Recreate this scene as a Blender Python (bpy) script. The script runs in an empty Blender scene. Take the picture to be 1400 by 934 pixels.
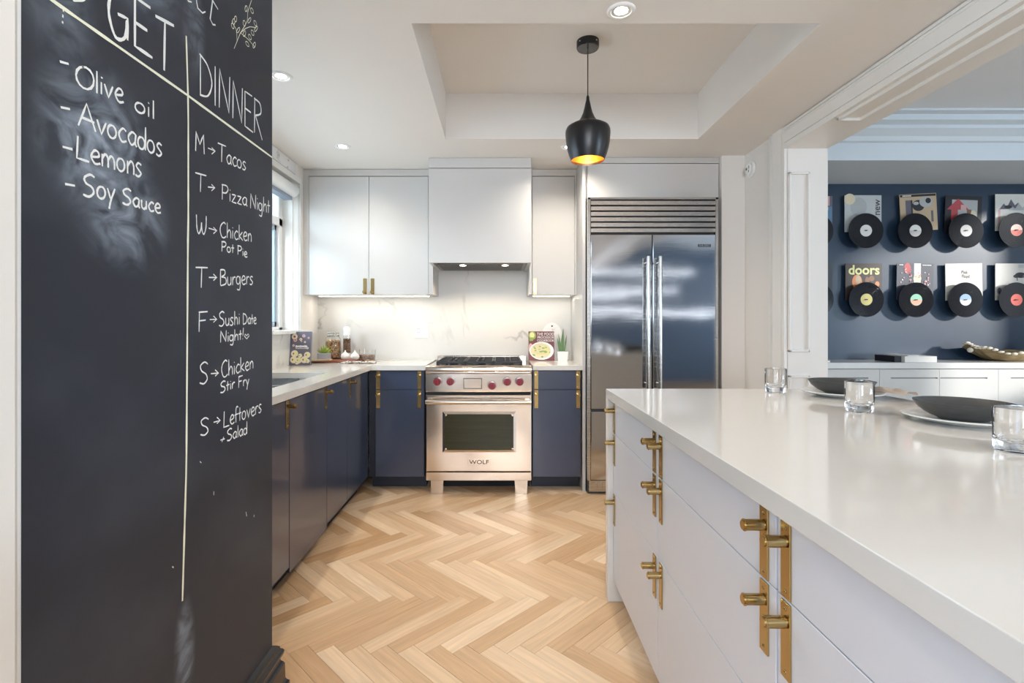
import bpy, bmesh, math, random
from mathutils import Vector, Matrix
R = math.radians
PI = math.pi
random.seed(7)
S = bpy.context.scene
COL = S.collection
CAMZ = 1.22
F = 700.0

# ------------------------------------------------------------------ camera, world, lights, exposure
cam_d = bpy.data.cameras.new('camera'); cam = bpy.data.objects.new('camera', cam_d); COL.objects.link(cam)
cam.location = (0, 0, CAMZ); cam.rotation_euler = (R(90), 0, 0)
cam_d.sensor_width = 36; cam_d.lens = 36 * F / 1400
cam_d.shift_x = 16 / 1400; cam_d.shift_y = -23.5 / 1400
cam_d.clip_start = 0.02
S.camera = cam
S.view_settings.view_transform = 'Standard'; S.view_settings.look = 'None'
S.view_settings.gamma = 1; S.view_settings.use_curve_mapping = False
S.view_settings.exposure = 0.32
S.cycles.max_bounces = 14; S.cycles.diffuse_bounces = 6; S.cycles.glossy_bounces = 5; S.cycles.transmission_bounces = 14
S.cycles.sample_clamp_indirect = 6.0; S.cycles.blur_glossy = 0.5

w = bpy.data.worlds.new('world'); S.world = w; w.use_nodes = True
bg = w.node_tree.nodes['Background']; bg.inputs[0].default_value = (0.80, 0.90, 1.0, 1); bg.inputs[1].default_value = 1.6

def lamp(name, kind, loc, rot, power, color, **kw):
    d = bpy.data.lights.new(name, kind); o = bpy.data.objects.new(name, d); COL.objects.link(o)
    o.location = loc; o.rotation_euler = rot; d.energy = power; d.color = color
    for k, v in kw.items(): setattr(d, k, v)
    return o
WARM = (1.0, 0.80, 0.58); COOL = (0.72, 0.86, 1.0); NEUT = (1.0, 0.90, 0.77)
def aim(dx, dy, dz):
    return Vector((dx, dy, dz)).to_track_quat('-Z', 'Y').to_euler()
# daylight at the window of the kitchen, at the glazing behind the photographer, sun into the room beyond and an added fill there
lamp('window_daylight', 'AREA', (-1.95, 3.0, 1.75), aim(1, 0, -0.1), 20, COOL, shape='RECTANGLE', size=1.7, size_y=1.1)
lamp('sky_daylight', 'AREA', (-2.9, 0.9, 2.50), aim(1.3, 3, -0.35), 38, COOL, shape='RECTANGLE', size=0.45, size_y=0.35)
lamp('rear_daylight', 'AREA', (0.1, -3.05, 1.75), aim(0, 1, 0), 85, (0.92, 0.95, 1.0), shape='RECTANGLE', size=1.4, size_y=1.5)
lamp('sun', 'SUN', (9, 0, 4), aim(-1.3, 1.0, -0.39), 3.6, (1.0, 0.97, 0.92), angle=R(4))
lamp('near_window_daylight', 'AREA', (-0.70, -0.75, 1.45), aim(1, 0.1, 0), 26, (0.42, 0.66, 1.0), shape='RECTANGLE', size=1.5, size_y=1.6)
lamp('far_room_ceiling_fill', 'AREA', (6.12, -1.0, 1.4), aim(-1, 0.15, 0.6), 165, (0.66, 0.83, 1.0), shape='RECTANGLE', size=2.4, size_y=1.3)  # added fill tilted upwards to lighten the far ceiling, no window here
DOWNLIGHTS = [(-1.08, 3.507), (-1.078, 2.515), (0.47, 3.52), (0.47, 1.99), (-0.2, 0.55), (1.3, 0.6)]
for i, (x, y) in enumerate(DOWNLIGHTS):
    lamp('downlight_lamp', 'SPOT', (x, y, 2.425), (0, 0, 0), (27, 27, 38, 30, 16, 16)[i], NEUT, spot_size=R(150), spot_blend=1.0, shadow_soft_size=0.03)
for x in (-0.286, 0.037):
    lamp('hood_lamp', 'SPOT', (x, 3.98, 1.655), (0, 0, 0), 7, WARM, spot_size=R(140), spot_blend=0.6, shadow_soft_size=0.02)
for x0, x1 in ((-1.49, -0.57), (0.26, 0.59)):
    lamp('undercabinet_strip_lamp', 'AREA', ((x0 + x1) / 2, 4.20, 1.438), (0, 0, 0), 1.25 * (x1 - x0), NEUT, shape='RECTANGLE', size=(x1 - x0), size_y=0.03)
lamp('pendant_bulb', 'POINT', (0.47, 2.75, 2.19), (0, 0, 0), 3.5, (1.0, 0.75, 0.45), shadow_soft_size=0.03)

# ------------------------------------------------------------------ materials
MATS = {}
def nt(name):
    m = bpy.data.materials.new(name); m.use_nodes = True
    t = m.node_tree; b = t.nodes['Principled BSDF']
    return m, t, b
def node(t, k, **kw):
    n = t.nodes.new(k)
    for a, v in kw.items(): setattr(n, a, v)
    return n
def pm(name, col, rough=0.5, metal=0.0, var=0.04, bump=0.0, bscale=60, coat=0.0, spec=None, emit=None, estr=0, scale=(1, 1, 1), nscale=8, rvar=0.0):
    """one procedural surface: base colour with faint noise, optional relief"""
    if name in MATS: return MATS[name]
    m, t, b = nt(name); L = t.links
    tc = node(t, 'ShaderNodeTexCoord'); mp = node(t, 'ShaderNodeMapping'); mp.inputs['Scale'].default_value = scale
    L.new(tc.outputs['Object'], mp.inputs[0])
    n = node(t, 'ShaderNodeTexNoise'); n.inputs['Scale'].default_value = nscale; n.inputs['Detail'].default_value = 4
    L.new(mp.outputs[0], n.inputs['Vector'])
    mx = node(t, 'ShaderNodeMix', data_type='RGBA')
    mx.inputs['A'].default_value = tuple(c * (1 - var) for c in col) + (1,)
    mx.inputs['B'].default_value = tuple(min(1, c * (1 + var)) for c in col) + (1,)
    L.new(n.outputs['Fac'], mx.inputs['Factor']); L.new(mx.outputs['Result'], b.inputs['Base Color'])
    b.inputs['Roughness'].default_value = rough; b.inputs['Metallic'].default_value = metal
    if rvar:
        mr = node(t, 'ShaderNodeMapRange'); mr.inputs['To Min'].default_value = rough - rvar; mr.inputs['To Max'].default_value = rough + rvar
        L.new(n.outputs['Fac'], mr.inputs['Value']); L.new(mr.outputs[0], b.inputs['Roughness'])
    if coat: b.inputs['Coat Weight'].default_value = coat; b.inputs['Coat Roughness'].default_value = 0.08
    if spec is not None: b.inputs['Specular IOR Level'].default_value = spec
    if bump:
        n2 = node(t, 'ShaderNodeTexNoise'); n2.inputs['Scale'].default_value = bscale; n2.inputs['Detail'].default_value = 3
        L.new(mp.outputs[0], n2.inputs['Vector'])
        bp = node(t, 'ShaderNodeBump'); bp.inputs['Strength'].default_value = bump; bp.inputs['Distance'].default_value = 0.002
        L.new(n2.outputs['Fac'], bp.inputs['Height']); L.new(bp.outputs[0], b.inputs['Normal'])
    if emit: b.inputs['Emission Color'].default_value = emit + (1,); b.inputs['Emission Strength'].default_value = estr
    MATS[name] = m
    return m
CEIL = pm('ceiling_paint', (0.76, 0.73, 0.69), 0.7, var=0.01, bump=0.05, bscale=200)
WALL = pm('wall_paint', (0.74, 0.71, 0.67), 0.6, var=0.01, bump=0.05, bscale=200)
TRIM = pm('trim_paint', (0.76, 0.74, 0.70), 0.4, var=0.01)
FARW = pm('far_room_paint', (0.66, 0.73, 0.78), 0.6, var=0.01)
NAVYW = pm('navy_wall_paint', (0.018, 0.038, 0.072), 0.36, var=0.06)
REARW = pm('rear_wall_paint', (0.10, 0.14, 0.20), 0.6, var=0.03)
UPPER = pm('upper_cabinet_lacquer', (0.56, 0.55, 0.535), 0.35, var=0.01)
UPPERB = pm('upper_cabinet_body', (0.54, 0.525, 0.505), 0.4, var=0.01)
ISL = pm('island_lacquer', (0.63, 0.64, 0.68), 0.32, var=0.01)
NAVY = pm('navy_lacquer', (0.034, 0.050, 0.094), 0.30, var=0.04, coat=0.6)
NAVYB = pm('navy_carcass', (0.010, 0.014, 0.028), 0.5, var=0.04)
QUARTZ = pm('white_quartz', (0.66, 0.64, 0.605), 0.08, var=0.012, nscale=40)
BRASS = pm('brass', (0.47, 0.34, 0.15), 0.22, 1.0, var=0.08, nscale=30)
BRASSD = pm('brass_shadowed_edge', (0.30, 0.20, 0.08), 0.35, 1.0)
BLACK = pm('black_iron', (0.02, 0.02, 0.022), 0.45, 0.3, bump=0.2)
BLACKG = pm('black_gloss', (0.012, 0.012, 0.014), 0.22)
DARK = pm('dark_gap', (0.012, 0.012, 0.014), 0.8)
CHROME = pm('chrome', (0.80, 0.80, 0.80), 0.12, 1.0)
RED = pm('red_knob_plastic', (0.22, 0.003, 0.014), 0.3, coat=0.4)
WHITEP = pm('white_plastic', (0.82, 0.82, 0.80), 0.35, var=0.01)
PAPER = pm('paper', (0.86, 0.84, 0.80), 0.7, var=0.02)
CERW = pm('white_ceramic', (0.80, 0.80, 0.78), 0.18, var=0.01)
STONEW = pm('charcoal_stoneware', (0.050, 0.052, 0.052), 0.38, var=0.10, bump=0.15, bscale=150)
CHALK = pm('chalk', (0.80, 0.82, 0.80), 0.9, var=0.18, nscale=400)
CHALKY = pm('yellow_chalk', (0.82, 0.83, 0.66), 0.9, var=0.15, nscale=400)
LEAF = pm('leaf_green', (0.10, 0.20, 0.07), 0.45, var=0.3)
LEAFL = pm('succulent_green', (0.36, 0.46, 0.10), 0.45, var=0.3)
def steel(name, col, rough, bscl, wav=0.0, aniso=0):
    if name in MATS: return MATS[name]
    m, t, b = nt(name); L = t.links
    b.inputs['Metallic'].default_value = 1.0
    if aniso:
        tg = node(t, 'ShaderNodeTangent', direction_type='RADIAL', axis='Z'); L.new(tg.outputs[0], b.inputs['Tangent']); b.inputs['Anisotropic'].default_value = aniso
    tc = node(t, 'ShaderNodeTexCoord'); mp = node(t, 'ShaderNodeMapping'); mp.inputs['Scale'].default_value = bscl
    L.new(tc.outputs['Object'], mp.inputs[0])
    n = node(t, 'ShaderNodeTexNoise'); n.inputs['Scale'].default_value = 1; n.inputs['Detail'].default_value = 3
    L.new(mp.outputs[0], n.inputs['Vector'])
    r = node(t, 'ShaderNodeMapRange'); r.inputs['To Min'].default_value = rough * 0.75; r.inputs['To Max'].default_value = rough * 1.3
    L.new(n.outputs['Fac'], r.inputs['Value']); L.new(r.outputs[0], b.inputs['Roughness'])
    c = node(t, 'ShaderNodeMix', data_type='RGBA'); c.inputs['A'].default_value = tuple(x * 0.92 for x in col) + (1,); c.inputs['B'].default_value = tuple(min(1, x * 1.06) for x in col) + (1,)
    L.new(n.outputs['Fac'], c.inputs['Factor']); L.new(c.outputs['Result'], b.inputs['Base Color'])
    bp = node(t, 'ShaderNodeBump'); bp.inputs['Strength'].default_value = 0.05; bp.inputs['Distance'].default_value = 0.001
    L.new(n.outputs['Fac'], bp.inputs['Height'])
    if wav:   # slow waviness of thin sheet steel
        n2 = node(t, 'ShaderNodeTexNoise'); n2.inputs['Scale'].default_value = 2.6; n2.inputs['Detail'].default_value = 1
        L.new(tc.outputs['Object'], n2.inputs['Vector'])
        b2 = node(t, 'ShaderNodeBump'); b2.inputs['Strength'].default_value = wav; b2.inputs['Distance'].default_value = 0.03
        L.new(n2.outputs['Fac'], b2.inputs['Height']); L.new(bp.outputs[0], b2.inputs['Normal']); L.new(b2.outputs[0], b.inputs['Normal'])
    else: L.new(bp.outputs[0], b.inputs['Normal'])
    MATS[name] = m; return m
STEELF = steel('brushed_steel_fridge', (0.48, 0.48, 0.49), 0.075, (3, 3, 300), wav=0.08)
STEEL = steel('brushed_steel_range', (0.66, 0.58, 0.50), 0.19, (3, 3, 300), wav=0.4)
STEELD = steel('steel_trim', (0.52, 0.50, 0.47), 0.25, (3, 3, 300))
STEELS = steel('sink_steel', (0.55, 0.58, 0.62), 0.3, (200, 3, 3))
def glass_mat(name, col=(1, 1, 1), rough=0.0, ior=1.45):
    m, t, b = nt(name)
    b.inputs['Base Color'].default_value = col + (1,); b.inputs['Transmission Weight'].default_value = 1
    b.inputs['Roughness'].default_value = rough; b.inputs['IOR'].default_value = ior
    MATS[name] = m; return m
GLASS = glass_mat('clear_glass')
def pane_mat():
    m = bpy.data.materials.new('window_glass'); m.use_nodes = True; t = m.node_tree; t.nodes.clear()
    o = node(t, 'ShaderNodeOutputMaterial'); mx = node(t, 'ShaderNodeMixShader'); tr = node(t, 'ShaderNodeBsdfTransparent'); gl = node(t, 'ShaderNodeBsdfGlossy')
    lw = node(t, 'ShaderNodeLayerWeight'); pw = node(t, 'ShaderNodeMath', operation='POWER'); pw.inputs[1].default_value = 4.0; t.links.new(lw.outputs['Facing'], pw.inputs[0])
    fr = node(t, 'ShaderNodeMath', operation='MULTIPLY_ADD'); fr.inputs[1].default_value = 0.45; fr.inputs[2].default_value = 0.03; t.links.new(pw.outputs[0], fr.inputs[0]); gl.inputs['Roughness'].default_value = 0.02; tr.inputs[0].default_value = (0.92, 0.96, 0.97, 1)
    t.links.new(fr.outputs[0], mx.inputs[0]); t.links.new(tr.outputs[0], mx.inputs[1]); t.links.new(gl.outputs[0], mx.inputs[2]); t.links.new(mx.outputs[0], o.inputs[0])
    return m
PANE = pane_mat()
def marble_mat(name, base, vein, scale, rough=0.15, amount=0.5):
    m, t, b = nt(name); L = t.links
    tc = node(t, 'ShaderNodeTexCoord')
    n = node(t, 'ShaderNodeTexNoise'); n.inputs['Scale'].default_value = scale; n.inputs['Detail'].default_value = 7; n.inputs['Distortion'].default_value = 0.6
    L.new(tc.outputs['Object'], n.inputs['Vector'])
    # thin veins where the noise crosses its middle
    a = node(t, 'ShaderNodeMath', operation='SUBTRACT'); a.inputs[1].default_value = 0.5; L.new(n.outputs['Fac'], a.inputs[0])
    c = node(t, 'ShaderNodeMath', operation='ABSOLUTE'); L.new(a.outputs[0], c.inputs[0])
    r = node(t, 'ShaderNodeMapRange'); r.inputs['From Min'].default_value = 0.0; r.inputs['From Max'].default_value = 0.014; r.inputs['To Min'].default_value = 1; r.inputs['To Max'].default_value = 0
    L.new(c.outputs[0], r.inputs['Value'])
    n2 = node(t, 'ShaderNodeTexNoise'); n2.inputs['Scale'].default_value = scale * 1.7; n2.inputs['Detail'].default_value = 3
    L.new(tc.outputs['Object'], n2.inputs['Vector'])
    r2 = node(t, 'ShaderNodeMapRange'); r2.inputs['From Min'].default_value = 0.48; r2.inputs['From Max'].default_value = 0.72; r2.inputs['To Max'].default_value = amount
    L.new(n2.outputs['Fac'], r2.inputs['Value'])
    mu = node(t, 'ShaderNodeMath', operation='MULTIPLY'); L.new(r.outputs[0], mu.inputs[0]); L.new(r2.outputs[0], mu.inputs[1])
    mx = node(t, 'ShaderNodeMix', data_type='RGBA'); mx.inputs['A'].default_value = base + (1,); mx.inputs['B'].default_value = vein + (1,)
    L.new(mu.outputs[0], mx.inputs['Factor']); L.new(mx.outputs['Result'], b.inputs['Base Color']); b.inputs['Roughness'].default_value = rough
    MATS[name] = m; return m
MARBLE = marble_mat('white_marble', (0.64, 0.63, 0.60), (0.30, 0.29, 0.28), 1.5, 0.28, 0.85); MARBLE.node_tree.nodes['Principled BSDF'].inputs['Specular IOR Level'].default_value = 0.25
MARBLES = marble_mat('grey_veined_marble', (0.76, 0.75, 0.73), (0.30, 0.29, 0.28), 6.0, 0.2, 1.6)
def oak_mat(name, rnd_attr):
    m, t, b = nt(name); L = t.links
    uv = node(t, 'ShaderNodeUVMap'); uv.uv_map = 'UVMap'
    if rnd_attr: src = node(t, 'ShaderNodeAttribute'); src.attribute_name = 'plank_tone'; rnd = src.outputs['Fac']
    else: src = node(t, 'ShaderNodeObjectInfo'); rnd = src.outputs['Random']
    off = node(t, 'ShaderNodeVectorMath', operation='MULTIPLY_ADD'); comb = node(t, 'ShaderNodeCombineXYZ')
    L.new(rnd, comb.inputs[0]); L.new(rnd, comb.inputs[1]); L.new(rnd, comb.inputs[2])
    off.inputs[1].default_value = (37, 53, 91); L.new(comb.outputs[0], off.inputs[0]); L.new(uv.outputs[0], off.inputs[2])
    mp = node(t, 'ShaderNodeMapping'); mp.inputs['Scale'].default_value = (3.0, 42, 1); L.new(off.outputs[0], mp.inputs[0])
    n = node(t, 'ShaderNodeTexNoise'); n.inputs['Scale'].default_value = 1.0; n.inputs['Detail'].default_value = 6; n.inputs['Distortion'].default_value = 1.2
    L.new(mp.outputs[0], n.inputs['Vector'])
    cr = node(t, 'ShaderNodeValToRGB'); e = cr.color_ramp.elements
    e[0].position = 0.0; e[0].color = (0.55, 0.34, 0.18, 1); e[1].position = 1.0; e[1].color = (0.84, 0.65, 0.46, 1)
    k = e.new(0.35); k.color = (0.66, 0.45, 0.27, 1); k = e.new(0.7); k.color = (0.74, 0.54, 0.35, 1)
    L.new(rnd, cr.inputs[0])
    mr = node(t, 'ShaderNodeMapRange'); mr.inputs['From Min'].default_value = 0.3; mr.inputs['From Max'].default_value = 0.7; mr.inputs['To Min'].default_value = 0.86; mr.inputs['To Max'].default_value = 1.08
    L.new(n.outputs['Fac'], mr.inputs['Value'])
    mu = node(t, 'ShaderNodeVectorMath', operation='SCALE'); L.new(cr.outputs[0], mu.inputs[0]); L.new(mr.outputs[0], mu.inputs['Scale'])
    L.new(mu.outputs[0], b.inputs['Base Color']); b.inputs['Roughness'].default_value = 0.36
    bp = node(t, 'ShaderNodeBump'); bp.inputs['Strength'].default_value = 0.12; bp.inputs['Distance'].default_value = 0.001
    L.new(n.outputs['Fac'], bp.inputs['Height']); L.new(bp.outputs[0], b.inputs['Normal'])
    return m
OAK = oak_mat('oak_plank', False); OAKS = oak_mat('oak_plank_joined', True)
def board_mat():
    m, t, b = nt('chalkboard_paint'); L = t.links
    tc = node(t, 'ShaderNodeTexCoord')
    n = node(t, 'ShaderNodeTexNoise'); n.inputs['Scale'].default_value = 10; n.inputs['Detail'].default_value = 7; n.inputs['Distortion'].default_value = 2.2
    mp = node(t, 'ShaderNodeMapping'); mp.inputs['Scale'].default_value = (1, 0.9, 1.3); L.new(tc.outputs['Object'], mp.inputs[0]); L.new(mp.outputs[0], n.inputs['Vector'])
    tot = None
    for (y, z, ry, rz, k) in ((0.93, 1.55, 0.14, 0.15, 1.0), (1.0, 1.43, 0.13, 0.11, 0.8), (1.02, 1.98, 0.16, 0.14, 0.8), (1.185, 0.46, 0.04, 0.13, 0.9), (1.22, 1.92, 0.05, 0.12, 0.5), (0.85, 1.75, 0.08, 0.12, 0.4)):
        mpp = node(t, 'ShaderNodeMapping', vector_type='TEXTURE'); mpp.inputs['Location'].default_value = (-0.73, y, z); mpp.inputs['Scale'].default_value = (1, ry, rz)
        L.new(tc.outputs['Object'], mpp.inputs[0])
        ln = node(t, 'ShaderNodeVectorMath', operation='LENGTH'); L.new(mpp.outputs[0], ln.inputs[0])
        r = node(t, 'ShaderNodeMapRange', interpolation_type='SMOOTHSTEP'); r.inputs['From Min'].default_value = 0.2; r.inputs['From Max'].default_value = 1.15; r.inputs['To Min'].default_value = k; r.inputs['To Max'].default_value = 0
        L.new(ln.outputs['Value'], r.inputs['Value'])
        if tot is None: tot = r.outputs[0]
        else:
            a = node(t, 'ShaderNodeMath', operation='MAXIMUM'); L.new(tot, a.inputs[0]); L.new(r.outputs[0], a.inputs[1]); tot = a.outputs[0]
    r3 = node(t, 'ShaderNodeMapRange'); r3.inputs['From Min'].default_value = 0.36; r3.inputs['From Max'].default_value = 0.72; r3.inputs['To Min'].default_value = 0.04; r3.inputs['To Max'].default_value = 1.0; L.new(n.outputs['Fac'], r3.inputs['Value'])
    mu = node(t, 'ShaderNodeMath', operation='MULTIPLY'); L.new(tot, mu.inputs[0]); L.new(r3.outputs[0], mu.inputs[1])
    # faint all-over dust
    nd = node(t, 'ShaderNodeTexNoise'); nd.inputs['Scale'].default_value = 3; nd.inputs['Detail'].default_value = 8; L.new(mp.outputs[0], nd.inputs['Vector'])
    r4 = node(t, 'ShaderNodeMapRange'); r4.inputs['From Min'].default_value = 0.45; r4.inputs['From Max'].default_value = 0.8; r4.inputs['To Max'].default_value = 0.08; L.new(nd.outputs['Fac'], r4.inputs['Value'])
    ad = node(t, 'ShaderNodeMath', operation='ADD'); L.new(mu.outputs[0], ad.inputs[0]); L.new(r4.outputs[0], ad.inputs[1])
    mx = node(t, 'ShaderNodeMix', data_type='RGBA'); mx.inputs['A'].default_value = (0.014, 0.019, 0.032, 1); mx.inputs['B'].default_value = (0.30, 0.36, 0.44, 1)
    L.new(ad.outputs[0], mx.inputs['Factor']); L.new(mx.outputs['Result'], b.inputs['Base Color'])
    b.inputs['Roughness'].default_value = 0.55
    return m
BOARD = board_mat()
def speck_mat(name, cols, scale=40, rough=0.6):
    m, t, b = nt(name); L = t.links
    tc = node(t, 'ShaderNodeTexCoord'); v = node(t, 'ShaderNodeTexVoronoi'); v.inputs['Scale'].default_value = scale; L.new(tc.outputs['Object'], v.inputs['Vector'])
    sp = node(t, 'ShaderNodeSeparateColor'); L.new(v.outputs['Color'], sp.inputs[0])
    cr = node(t, 'ShaderNodeValToRGB'); cr.color_ramp.interpolation = 'CONSTANT'
    e = cr.color_ramp.elements
    e[0].color = cols[0] + (1,); e[1].color = cols[1] + (1,); e[1].position = 1 / len(cols)
    for i, c in enumerate(cols[2:], 2): k = e.new(i / len(cols)); k.color = c + (1,)
    L.new(sp.outputs[0], cr.inputs[0]); L.new(cr.outputs[0], b.inputs['Base Color']); b.inputs['Roughness'].default_value = rough
    bp = node(t, 'ShaderNodeBump'); bp.inputs['Strength'].default_value = 0.4; bp.inputs['Distance'].default_value = 0.003; L.new(v.outputs['Distance'], bp.inputs['Height']); L.new(bp.outputs[0], b.inputs['Normal'])
    MATS[name] = m; return m
GRANOLA = speck_mat('granola', [(0.42, 0.20, 0.05), (0.20, 0.08, 0.02), (0.62, 0.38, 0.14), (0.50, 0.28, 0.08)], 110)
PEPPER = speck_mat('peppercorns', [(0.20, 0.10, 0.05), (0.34, 0.18, 0.09), (0.10, 0.05, 0.03)], 160)
NUTS = speck_mat('brown_rice', [(0.30, 0.20, 0.14), (0.40, 0.29, 0.21), (0.22, 0.14, 0.10)], 180)

# ------------------------------------------------------------------ mesh helpers
ROOT = {}      # object name -> world position of its top-level empty
def newbm(): return bmesh.new()
def add_box(bm, x0, x1, y0, y1, z0, z1, bev=0.0, seg=1):
    t = bmesh.new(); bmesh.ops.create_cube(t, size=1)
    bmesh.ops.scale(t, vec=(x1 - x0, y1 - y0, z1 - z0), verts=t.verts)
    bmesh.ops.translate(t, vec=((x0 + x1) / 2, (y0 + y1) / 2, (z0 + z1) / 2), verts=t.verts)
    if bev: bmesh.ops.bevel(t, geom=t.edges[:], offset=bev, segments=seg, profile=0.5, affect='EDGES')
    merge(bm, t)
def merge(bm, t, mat=None):
    if mat: bmesh.ops.transform(t, matrix=mat, verts=t.verts)
    me = bpy.data.meshes.new('tmp'); t.to_mesh(me); t.free(); bm.from_mesh(me); bpy.data.meshes.remove(me)
def add_cyl(bm, p0, p1, r, r2=None, seg=20, bev=0):
    p0 = Vector(p0); p1 = Vector(p1); d = p1 - p0
    t = bmesh.new(); bmesh.ops.create_cone(t, cap_ends=True, segments=seg, radius1=r, radius2=r if r2 is None else r2, depth=d.length)
    if bev:
        es = [e for e in t.edges if all(len(f.verts) > 4 for f in e.link_faces) or any(len(f.verts) > 4 for f in e.link_faces)]
        bmesh.ops.bevel(t, geom=es, offset=bev, segments=2, affect='EDGES')
    merge(bm, t, Matrix.Translation((p0 + p1) / 2) @ d.to_track_quat('Z', 'Y').to_matrix().to_4x4())
def add_lathe(bm, prof, cx, cy, seg=40, cap=False, fn=None):
    """profile of (r, z) spun about the vertical through (cx, cy)"""
    rings = []
    for r, z in prof:
        if r < 1e-6: rings.append([bm.verts.new((cx, cy, z))]); continue
        ring = []
        for i in range(seg):
            a = 2 * PI * i / seg; rr, zz = (r, z) if fn is None else fn(a, r, z)
            ring.append(bm.verts.new((cx + rr * math.cos(a), cy + rr * math.sin(a), zz)))
        rings.append(ring)
    for a, b in zip(rings[:-1], rings[1:]):
        for i in range(seg):
            j = (i + 1) % seg
            if len(a) == 1 and len(b) == 1: continue
            if len(a) == 1: bm.faces.new((a[0], b[j], b[i]))
            elif len(b) == 1: bm.faces.new((a[i], a[j], b[0]))
            else: bm.faces.new((a[i], a[j], b[j], b[i]))
def add_prism(bm, pts, axis, a0, a1):
    """closed outline of 2-D points extruded along an axis from a0 to a1; axis 'x': pts are (y, z), 'y': (x, z), 'z': (x, y)"""
    def P(p, a): return {'x': (a, p[0], p[1]), 'y': (p[0], a, p[1]), 'z': (p[0], p[1], a)}[axis]
    A = [bm.verts.new(P(p, a0)) for p in pts]; B = [bm.verts.new(P(p, a1)) for p in pts]
    n = len(pts)
    bm.faces.new(A); bm.faces.new(B[::-1])
    for i in range(n): bm.faces.new((A[i], B[i], B[(i + 1) % n], A[(i + 1) % n]))
def add_sphere(bm, c, r, u=20, v=12, sc=(1, 1, 1)):
    t = bmesh.new(); bmesh.ops.create_uvsphere(t, u_segments=u, v_segments=v, radius=r)
    bmesh.ops.scale(t, vec=sc, verts=t.verts); bmesh.ops.translate(t, vec=c, verts=t.verts); merge(bm, t)
def thing(name, label, cat, loc=(0, 0, 0), group=None):
    o = bpy.data.objects.new(name, None); COL.objects.link(o); o.location = loc; o.empty_display_size = 0.05
    tag(o, label, cat, group); ROOT[o.name] = Vector(loc); return o
def tag(o, label, cat, group=None):
    o['label'] = label; o['category'] = cat
    if group: o['group'] = group
    return o
def obj(name, bm, mat, parent=None, smooth=0, label=None, loc=None, kind=None):
    """link the bmesh (built in world coordinates) as one object; children are stored relative to their thing's base"""
    off = Vector((0, 0, 0))
    if parent is not None: off = ROOT[parent.name]
    elif loc is not None: off = Vector(loc)
    if off.length: bmesh.ops.translate(bm, vec=-off, verts=bm.verts)
    bmesh.ops.recalc_face_normals(bm, faces=bm.faces)
    me = bpy.data.meshes.new(name); bm.to_mesh(me); bm.free()
    for m in (mat if isinstance(mat, (list, tuple)) else [mat]): me.materials.append(m)
    if smooth:
        me.polygons.foreach_set('use_smooth', [True] * len(me.polygons)); me.set_sharp_from_angle(angle=R(smooth))
    o = bpy.data.objects.new(name, me); COL.objects.link(o)
    if parent is not None: o.parent = parent
    elif loc is not None: o.location = loc
    ROOT[o.name] = off
    if label: o['label'] = label
    if kind: o['kind'] = kind
    return o
def box(name, mat, b, parent=None, bev=0.0, seg=1, **kw):
    bm = newbm(); add_box(bm, *b, bev=bev, seg=seg); return obj(name, bm, mat, parent, **kw)
def struct(name, bm, mat, **kw): return obj(name, bm, mat, kind='structure', **kw)
def text_obj(name, s, size, mat, parent, M, ext=0.0004, align='CENTER', sx=1.0, label=None):
    c = bpy.data.curves.new(name, 'FONT'); c.body = s; c.size = size; c.extrude = ext; c.align_x = align; c.align_y = 'CENTER'; c.resolution_u = 3; c.offset = 0.003 if s == 'doors' else 0.0
    o = bpy.data.objects.new(name, c); me = bpy.data.meshes.new_from_object(o); bpy.data.objects.remove(o); bpy.data.curves.remove(c)
    bm = newbm(); bm.from_mesh(me); bpy.data.meshes.remove(me)
    bmesh.ops.scale(bm, vec=(sx, 1, 1), verts=bm.verts); bmesh.ops.transform(bm, matrix=M, verts=bm.verts)
    return obj(name, bm, mat, parent, label=label)
def facing(y, x, z, roll=0):   # text plane looking towards -Y
    return Matrix.Translation((x, y, z)) @ Matrix.Rotation(R(90), 4, 'X') @ Matrix.Rotation(roll, 4, 'Z')

# ------------------------------------------------------------------ setting: floor
CZ = 2.44
bm = newbm(); add_box(bm, -1.85, 6.3, -3.3, 4.95, -0.10, -0.012)
floor = struct('floor', bm, pm('oak_subfloor', (0.30, 0.18, 0.09), 0.5))
PL, PW, PT = 0.5, 0.0715, 0.012
def plank_mesh(bm, M, tone=None, uvl=None, tl=None):
    c = 0.0006; g = 0.0004
    x0, x1, y0, y1 = g, PL - g, g, PW - g
    lo = [bm.verts.new(M @ Vector(p)) for p in ((x0, y0, -PT), (x1, y0, -PT), (x1, y1, -PT), (x0, y1, -PT))]
    mi = [bm.verts.new(M @ Vector(p)) for p in ((x0, y0, -c), (x1, y0, -c), (x1, y1, -c), (x0, y1, -c))]
    hi_l = ((x0 + c, y0 + c), (x1 - c, y0 + c), (x1 - c, y1 - c), (x0 + c, y1 - c))
    hi = [bm.verts.new(M @ Vector((p[0], p[1], 0))) for p in hi_l]
    fs = [bm.faces.new(hi)]
    for a, b in ((lo, mi), (mi, hi)):
        for i in range(4): fs.append(bm.faces.new((a[i], a[(i + 1) % 4], b[(i + 1) % 4], b[i])))
    Mi = M.inverted()
    for f in fs:
        for l in f.loops:
            p = Mi @ l.vert.co
            l[uvl].uv = (p.x, p.y)
            if tl is not None: l[tl] = (tone, tone, tone, 1)
bm = newbm(); uvl = bm.loops.layers.uv.new('UVMap'); plank_mesh(bm, Matrix.Identity(4), uvl=uvl)
me_plank = bpy.data.meshes.new('plank'); bm.to_mesh(me_plank); bm.free(); me_plank.materials.append(OAK)
rq = 1 / math.sqrt(2); cands = []
AX, AY = 0.024, 3.311
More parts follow.
